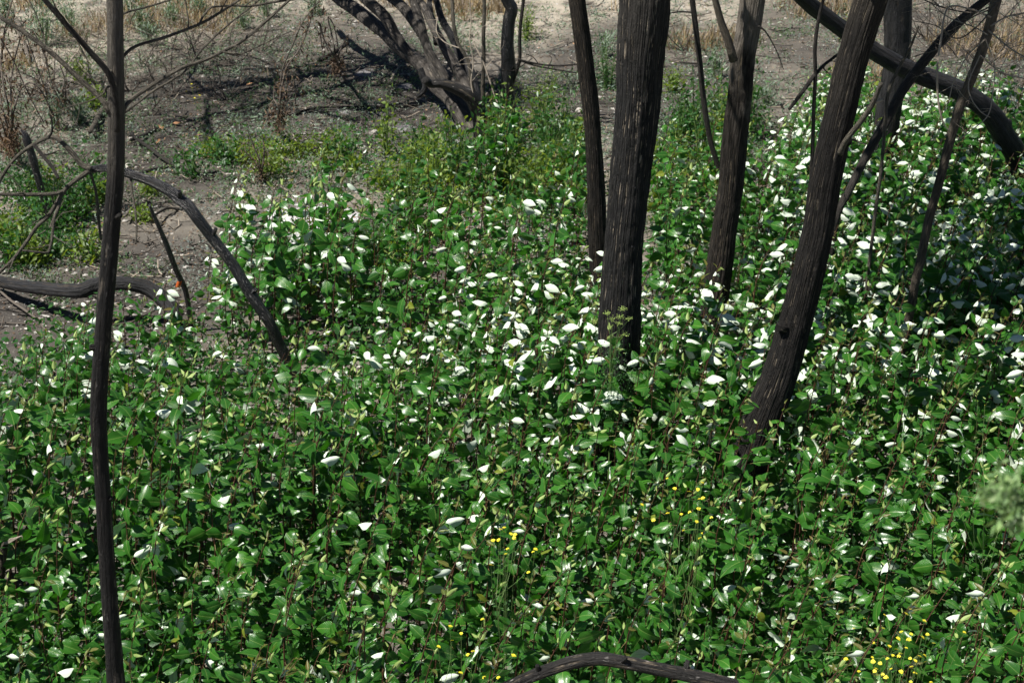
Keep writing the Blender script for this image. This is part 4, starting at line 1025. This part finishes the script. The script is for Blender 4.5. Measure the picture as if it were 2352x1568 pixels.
weeds('patch_weeds', 'small mixed weeds covering the soil between the low bushes', 900, M['bush_dark'], .042, (240, 700), lambda u, v, p: inpatch(u+60*noise.noise((p[0], p[1], 0)), v+40*noise.noise((p[0], p[1], 8)), p) and noise.noise((p[0]*1.4, p[1]*1.4, 6.)) > -.1, wr, 8, .2, .9)
weeds('undergrowth', 'low leafy undergrowth between the sapling stems', 6000, M['bush_dark'], .058, (480, 1900), lambda u, v, p: v > ytop(u)+110 and noise.noise((p[0]*.9, p[1]*.9, 12.)) > -.28, wr, 9, .45, 1.0)
weeds('bright_undergrowth', 'small bright leaves low among the saplings', 500, M['bush'], .038, (420, 1700), lambda u, v, p: v > ytop(u)+40, wr, 7, .22, 1.0)
def dry_grass():
    mb = MB(); nn = np.random.default_rng(8)
    tpl = (np.array([[-.03, 0, 0], [.03, 0, 0], [-.022, .55, .04], [.022, .55, .04], [0, 1, .18]]), None)
    V0 = tpl[0]; pos = []
    c = 0
    while c < 800:
        u, v = wr.uniform(-60, 2420), wr.uniform(-30, 190); p, t = PZ(u, v)
        if p[1] > 30 or noise.noise((p[0]*.6, p[1]*.6, 11.)) < .02 + v/900: continue
        k = wr.randint(6, 16); q = p + nn.normal(size=(k, 3))*np.array([.06, .06, 0]); q[:, 2] = gh(p[0], p[1])-.01; pos.append(q); c += 1
    pos = np.concatenate(pos); n = len(pos)
    D = nn.normal(size=(n, 3))*.35 + np.array([.05, 0, 1.]); D[:, 2] = np.abs(D[:, 2])
    N = nn.normal(size=(n, 3))
    B = basis(N, D); B = np.stack([B[..., 0], B[..., 2], B[..., 1]], -1)
    s = nn.uniform(.08, .28, n)
    V = np.einsum('nij,kj->nki', B, V0)*s[:, None, None] + pos[:, None]
    off = (np.arange(n)*5)[:, None, None]
    mb.add(V.reshape(-1, 3), [(np.array([[0, 1, 3, 2]])[None]+off).reshape(-1, 4), (np.array([[2, 3, 4]])[None]+off).reshape(-1, 3)])
    tag(mb.build('dry_grass', [M['straw']]), 'straw-coloured dry grass tufts on the far sand', 'dry grass', None, 'stuff')
dry_grass()

# --- withered branches with hanging dead leaves
def withered(label, root, arcs, Y, n_leaf, rng, lsize=.05):
    p, t = PZ(*root); p[2] = gh(p[0], p[1])
    e = thing('withered_shrub', label, 'dead shrub', p, 'withered shrubs')
    nn = np.random.default_rng(rng.randrange(9999)); sm = MB(); fm = MB(); pos = []
    for pts in arcs:
        P, R = dl([(a, b, 4.5-2.5*k/len(pts)) for k, (a, b) in enumerate(pts)], Y)
        P = np.vstack([p+np.array([0, 0, -.03]), P]); R = np.concatenate([[R[0]*1.3], R])
        Q, S = catmull(P, R, 40); Q, S = smooth_noise_path(Q, S, .02, rng.random()*9)
        tube(sm, Q, S, 5, cap=False); twigs(sm, Q, S, 5, rng, .22, 4, 0, -.3)
        m = n_leaf//len(arcs); i = nn.integers(len(Q)//3, len(Q), m)
        pos.append(Q[i] + nn.normal(size=(m, 3))*np.array([.045, .045, .05]) - np.array([0, 0, .05]))
    sm.build('stem', [M['twig']], e, p)
    pos = np.concatenate(pos); d = nn.normal(size=(len(pos), 3))*.5 + np.array([0, 0, -1])
    scatter(fm, pos, nn, lsize, d=d, up=.1, spread=1., aspect=.45)
    f = fm.build('dead_leaves', [M['withered']], e, p); f['kind'] = 'stuff'
withered('tall withered shrub with hanging brown leaves at the top corner', (30, 360), [[(20, 300), (0, 200), (10, 80), (40, 40), (80, 140), (110, 230)], [(25, 300), (30, 150), (60, 60), (95, 110), (125, 200), (150, 250)], [(10, 300), (-40, 160), (-30, 60), (20, 120), (60, 200), (100, 280)], [(20, 260), (0, 120), (30, 0), (60, -10), (90, 60), (105, 120)], [(30, 280), (50, 200), (80, 190), (110, 240), (130, 290)]], 15.2, 1100, br, .06)
withered('withered stem hung with brown dead leaves left of the willow', (640, 303), [[(641, 260), (645, 200), (660, 130), (690, 60), (735, 0)], [(640, 250), (650, 190), (668, 160), (680, 200), (678, 240)], [(642, 230), (655, 160), (690, 110), (712, 50), (728, -5)], [(641, 255), (630, 230), (620, 250), (612, 280)]], 17.2, 440, br, .06)
withered('dark withered tuft at the back of the sapling island', (600, 412), [[(598, 390), (592, 360), (580, 330), (570, 300)], [(600, 390), (604, 350), (600, 310)], [(598, 395), (585, 370), (560, 345)]], 16.2, 260, br, .04)
withered('small withered twig cluster hanging beside the fallen willow trunk', (775, 160), [[(772, 120), (765, 80), (755, 40), (770, 60), (780, 110)], [(775, 130), (790, 100), (800, 80), (795, 120)], [(770, 130), (745, 90), (735, 50), (740, 110)]], 18.4, 280, br, .06)
withered('withered brown twigs on the soil left of the slender tree', (150, 240), [[(140, 220), (120, 190), (100, 200)], [(150, 215), (165, 190), (190, 200)], [(145, 215), (150, 180), (140, 150)]], 18.0, 160, br, .05)

# --- bare brush behind the slender tree: low dead twigs
def brush(label, u, v, n, L, rng, mat='twig', name='dead_brush'):
    p, t = PZ(u, v); p[2] = gh(p[0], p[1]); e = thing(name, label, 'dead brush', p, 'bare dead brush'); 
    for k in range(n):
        mb = MB(); a = rng.uniform(0, 6.28); d = np.array([math.cos(a)*.9, math.sin(a)*.5, rng.uniform(.3, 1.0)]); pts = [p+np.array([0, 0, -.02])]
        l = L*rng.uniform(.5, 1.1)
        for q in range(6):
            d = d + np.array([rng.gauss(0, .22), rng.gauss(0, .18), rng.gauss(0, .2)-.05]); d /= np.linalg.norm(d); pts.append(pts[-1]+d*l/6)
            pts[-1][2] = max(pts[-1][2], p[2]+.02)
        Q, S = catmull(pts, np.linspace(.008, .002, 7), 20); tube(mb, Q, S, 5, cap=False); twigs(mb, Q, S, 7, rng, l*.45)
        mb.build('branch', [M[mat]], e, p)
for u, v, n, L, lab, mt in [(400, 215, 7, 1.0, 'bare brown brush right of the slender tree under its long branch', 'twig'), (470, 160, 6, .9, 'bare brush behind the long bare branch', 'twig'), (350, 250, 6, .8, 'low bare brush at the fork of the slender tree', 'twig'), (200, 130, 7, 1.0, 'pale bare brush left of the slender tree', 'pale_twig'),
                         (330, 150, 6, .9, 'bare brush just right of the slender trunk', 'twig'), (60, 330, 6, .8, 'bare brush around the grey stump', 'twig'), (60, 600, 5, .7, 'bare twigs above the charred log', 'twig'), (500, 90, 5, .9, 'bare brush near the top under the long branch', 'pale_twig'),
                         (300, 210, 8, .9, 'thin bare brush crowding the slender trunk below its fork', 'twig'), (430, 110, 8, 1.0, 'hazy bare brush above the long bare branch', 'twig'), (540, 150, 7, .9, 'thin bare brush in the willow shadow', 'twig'), (600, 110, 7, .9, 'bare brush behind the withered stem', 'twig'), (230, 210, 8, .9, 'tangled bare brush left of the slender trunk', 'twig'), (120, 230, 8, .9, 'tangled bare brush under the withered shrub', 'twig'), (60, 230, 7, .9, 'tangled bare brush at the picture edge', 'twig'), (260, 90, 7, .9, 'pale bare brush behind the slender trunk top', 'pale_twig'), (370, 60, 6, .9, 'pale bare brush at the top edge', 'pale_twig'), (520, 230, 6, .7, 'low thin brush on the dark soil', 'twig'), (160, 390, 7, .7, 'bare brush between stump and slender trunk', 'twig'), (2250, 170, 8, 1.2, 'tangled bare brush around the pole tree', 'twig'), (2330, 200, 8, 1.1, 'tangled bare brush in the upper corner', 'twig'),
                         (2200, 130, 8, 1.3, 'tangled bare brush behind the thin pole tree', 'twig'), (2300, 120, 8, 1.2, 'tangled bare brush at the picture edge past the pole tree', 'pale_twig'), (2130, 90, 6, 1.2, 'bare brush beside the upright black trunk', 'twig'), (1580, 120, 5, 1.0, 'thin bare brush by the dead pole', 'twig'), (1680, 260, 4, .8, 'bare twigs left of the forked trunk', 'twig'), (820, 30, 5, .8, 'bare twigs at the top by the willow', 'twig')]:
    brush(lab, u, v, n, L, br, mt)

# ------------------------------------------------------------------ mustard, hemlock, near sprig
def flower_mesh():
    mb = MB(); rng = np.random.default_rng(2)
    pet = np.array([[0, 0, 0], [-.5, .5, .12], [.5, .5, .12], [0, 1, .1]])
    for k in range(9):
        a = k*2.4; rr = .55*math.sqrt(k/9); c = np.array([math.cos(a)*rr, math.sin(a)*rr, .45-.8*rr**2])
        for q in range(4):
            an = q*1.571+k; R = np.array([[math.cos(an), -math.sin(an), 0], [math.sin(an), math.cos(an), 0], [0, 0, 1]])
            mb.add((pet*.42)@R.T + c, np.array([[0, 2, 3], [0, 3, 1]]))
    return mb.mesh('mustard_flower', [M['petal']], False)
FLW = flower_mesh()
def mustard(label, base, Y, flowers, rng, group='flowering mustard plants', size=.0125, leaves=True):
    p, t = PY(base[0], base[1], Y); g = gh(p[0], p[1])
    root = np.array([p[0], p[1], g]); e = thing('mustard_plant', label, 'wildflower', root, group)
    mb = MB(); tips = [PY(u, v, Y+rng.uniform(-.2, .2))[0] for u, v in flowers]
    top = max(tips, key=lambda q: q[2]); ctr = np.mean(tips, axis=0)
    nst = max(1, len(tips)//9); st = []
    for k in range(nst):
        f = np.array([rng.gauss(0, .03), rng.gauss(0, .03), 0]); h = ctr[2]-root[2]
        sP = [root+f, root+f+(ctr-root)*np.array([.35, .35, .4])+np.array([rng.gauss(0, .04), 0, 0]), root+f*3+(ctr-root)*np.array([.8, .8, .82])]
        Q, S = catmull(sP, [.0028, .0022, .0016], 14); tube(mb, Q, S, 4, cap=False); st.append(Q)
    for q in tips:
        Q = st[rng.randrange(nst)]; b = Q[rng.randrange(len(Q)//2, len(Q))]
        if b[2] > q[2]-.03: b = Q[len(Q)//3]
        m = (b+q)/2 + np.array([0, 0, -.03]) + (q-b)*np.array([.2, .2, 0])
        W, S = catmull([b, m, q], [.0016, .0012, .001], 10); tube(mb, W, S, 4, cap=False)
    mb.build('stem', [M['greenstem']], e, root)
    for q in tips:
        o = link('flower', FLW, e); o.location = Vector(q-root); s = size*rng.uniform(.75, 1.2); o.scale = (s, s, s); o.rotation_euler = (rng.uniform(.1, .6), rng.uniform(-.3, .3), rng.uniform(0, 6))
mr = random.Random(17)
def zr(l, ox, oy, k=500/2292): return [((ox+a*k)*.605, (oy+b*k)*.605) for a, b in l]
F1 = zr([(190, 625), (372, 450), (722, 390), (572, 630), (697, 622), (525, 862), (1020, 685), (955, 800), (1185, 720), (1145, 812), (806, 935), (935, 995), (1100, 960), (870, 1097), (1000, 1065), (970, 1105)], 3200, 2250)
F2 = zr([(508, 1125), (520, 1195), (650, 1225), (775, 1145), (565, 1328), (550, 1360), (690, 1418), (842, 1325), (1008, 1375), (930, 1245), (278, 1370), (500, 1548), (590, 1540), (750, 1468), (50, 1155)], 3200, 2250)
F3 = zr([(1095, 368), (1180, 290), (1412, 490), (1375, 775), (1468, 722), (1580, 882), (1170, 1140), (1255, 1185), (1335, 1115), (1415, 1090), (1450, 1213), (1200, 1290), (1250, 1405), (1180, 1552), (1530, 1560), (2110, 690)], 3200, 2250)
mustard('mustard plant with yellow flower heads, tallest cluster of the corner patch', (2040, 1600), 6.85, F1, mr)
mustard('mustard plant with yellow flowers low along the bottom edge of the patch', (2010, 1640), 6.7, F2, mr)
mustard('mustard plant with yellow flowers on the far side of the corner patch', (2080, 1620), 6.8, F3, mr)
def z8(l): return [(a*.3357+787, b*.3357+1042) for a, b in l]
mustard('mustard plant with yellow flowers alone in the middle of the thicket', (1160, 1420), 7.3, z8([(1080, 520), (1105, 508), (1105, 540), (1150, 550), (1180, 555), (1175, 578), (1070, 592), (1030, 595), (1130, 652), (1117, 688), (1318, 655), (1305, 672), (1016, 765), (1272, 812)]), mr)
mustard('thin mustard plant with few yellow flowers left of the arched log', (1100, 1640), 6.6, z8([(957, 1133), (736, 1182), (748, 1280), (811, 1230), (655, 1320), (858, 1375), (1168, 1382), (806, 1500), (968, 1532), (1067, 1532), (895, 1355)]), mr)
def z9(l): return [(a*.3357+1566, b*.3357+1042) for a, b in l]
mustard('mustard plant with scattered yellow flowers below the leaning trunk', (1595, 1330), 7.75, z9([(140, 200), (108, 245), (50, 262), (145, 305), (122, 312), (203, 437), (100, 465), (140, 545), (125, 580), (15, 525), (55, 400), (115, 378)]) + z8([(2222, 170), (2272, 240), (2046, 350), (2225, 410), (2318, 415), (2126, 455)]), mr)
mustard('tall bare mustard stalk with no open heads near the blurred sprig', (2225, 1420), 7.6, [(2262, 930), (2330, 1000), (2246, 920), (2200, 1040), (2352, 1010)], mr, 'flowering mustard plants', .002)
mustard('far small mustard plant with yellow flowers on dark soil right of the slender tree', (452, 262), 18.0, [(440, 194), (441, 203), (453, 203), (428, 211), (458, 220), (446, 239), (447, 226)], mr, 'flowering mustard plants', .016)

# hemlock in front of the thickest trunk
def hemlock():
    Y = 9.75; p, t = PY(1400, 900, Y); root = np.array([p[0], p[1], gh(p[0], p[1])])
    e = thing('hemlock_plant', 'lacy-leaved weed with pale green flower sprays before the thickest trunk', 'weed', root)
    rng = random.Random(3); nn = np.random.default_rng(3); mb = MB()
    hubs = [PY(u, v, Y)[0] for u, v in [(1406, 735), (1430, 712), (1425, 730), (1444, 735), (1395, 722), (1420, 745), (1365, 742), (1434, 770)]]
    top = PY(1402, 770, Y)[0]
    Q, S = catmull([root, (root+top)/2+np.array([.01, 0, 0]), top], [.006, .005, .004], 16); tube(mb, Q, S, 5, cap=False)
    um = MB()
    for h in hubs:
        b = Q[rng.randrange(10, len(Q))]
        W, S2 = catmull([b, (b+h)/2+np.array([0, 0, -.015]), h], [.003, .002, .0015], 8); tube(mb, W, S2, 4, cap=False)
        for k in range(30):
            d = np.array([rng.gauss(0, 1), rng.gauss(0, 1), abs(rng.gauss(.6, .6))]); d /= np.linalg.norm(d); q = h+d*rng.uniform(.01, .032)
            tube(um, [h, q], [.0008, .0006], 3, cap=False); um.add(oct_v*.0035+q, oct_f)
    mb.build('stem', [M['greenstem']], e, root); um.build('flower_spray', [M['umbel']], e, root)
    for (u, v) in [(1440, 800), (1385, 790), (1425, 850), (1460, 830), (1400, 870), (1450, 880), (1375, 850), (1430, 790), (1470, 860), (1410, 830)]:
        tip = PY(u, v, Y-.1+rng.uniform(-.1, .1))[0]; b = Q[rng.randrange(5, 14)]; fm = MB()
        W, S2 = catmull([b, (b+tip)/2+np.array([0, 0, .03]), tip], [.002, .0015, .001], 14); tube(fm, W, S2, 3, cap=False)
        pos = np.repeat(W[4:], 9, axis=0)+nn.normal(size=((len(W)-4)*9, 3))*.022
        scatter(fm, pos, nn, .018, aspect=.5, up=.5, spread=.6); fm.build('frond', [M['bush_dark']], e, root)
hemlock()

# out-of-focus sprig close to the photographer, top of a tall thin shrub rooted on the soil below
def sprig():
    Y = 2.35; rng = random.Random(6); nn = np.random.default_rng(6)
    a = PY(2345, 1150, Y)[0]; root = np.array([a[0]+.35, Y+.25, gh(a[0]+.35, Y+.25)])
    e = thing('tall_shrub', 'blurred pale green sprig poking in at the picture edge, close to the camera', 'sprig', root)
    mb = MB(); Q, S = catmull([root, root+np.array([.05, 0, 1.6]), np.array([a[0]+.22, Y+.1, 2.9]), np.array([a[0]+.10, Y, a[2]-.03]), a], [.014, .011, .008, .004, .003], 40); tube(mb, Q, S, 6)
    tips = [(2263, 1140), (2275, 1122), (2300, 1102), (2320, 1110), (2290, 1150), (2312, 1160), (2335, 1180), (2300, 1190), (2325, 1200), (2345, 1130), (2340, 1190), (2310, 1130)]
    fm = MB(); g = []
    for u, v in tips:
        q = PY(u, v, Y+rng.uniform(-.05, .05))[0]; W, S2 = catmull([a, (a+q)/2+np.array([0, 0, .004]), q], [.0012, .001, .0008], 8); tube(mb, W, S2, 4, cap=False)
        g.append(q+nn.normal(size=(16, 3))*.0075); g.append(W[4:]+nn.normal(size=W[4:].shape)*.006)
    mb.build('stem', [M['greenstem']], e, root)
    scatter(fm, np.concatenate(g), nn, .019, aspect=.9, up=.6, spread=.7); f = fm.build('foliage', [M['sprig']], e, root); f['kind'] = 'stuff'
sprig()
# broken pale stump end at the lower edge of the picture beyond the slender tree
bs = lying('broken_stub', 'broken brown stub with pale splintered wood at the edge of the saplings', 'stub', [(4, 1310, 16), (6, 1280, 17), (10, 1252, 16), (16, 1236, 7)], 8.35, M['bark_pole'], 14, 20, .1, 1.0)
for k in range(5):
    P, R = dl([(10+k*2, 1248, 5), (22+k*7, 1232-k*2+6, 3), (30+k*5, 1234+k*2, 1)], 8.3)
    part_tube('splinter', bs[0], P, R, M['pale_twig'], 5, 8, 0, 6, k, bs[1])
print('saplings', len(cand), 'individual', counts)
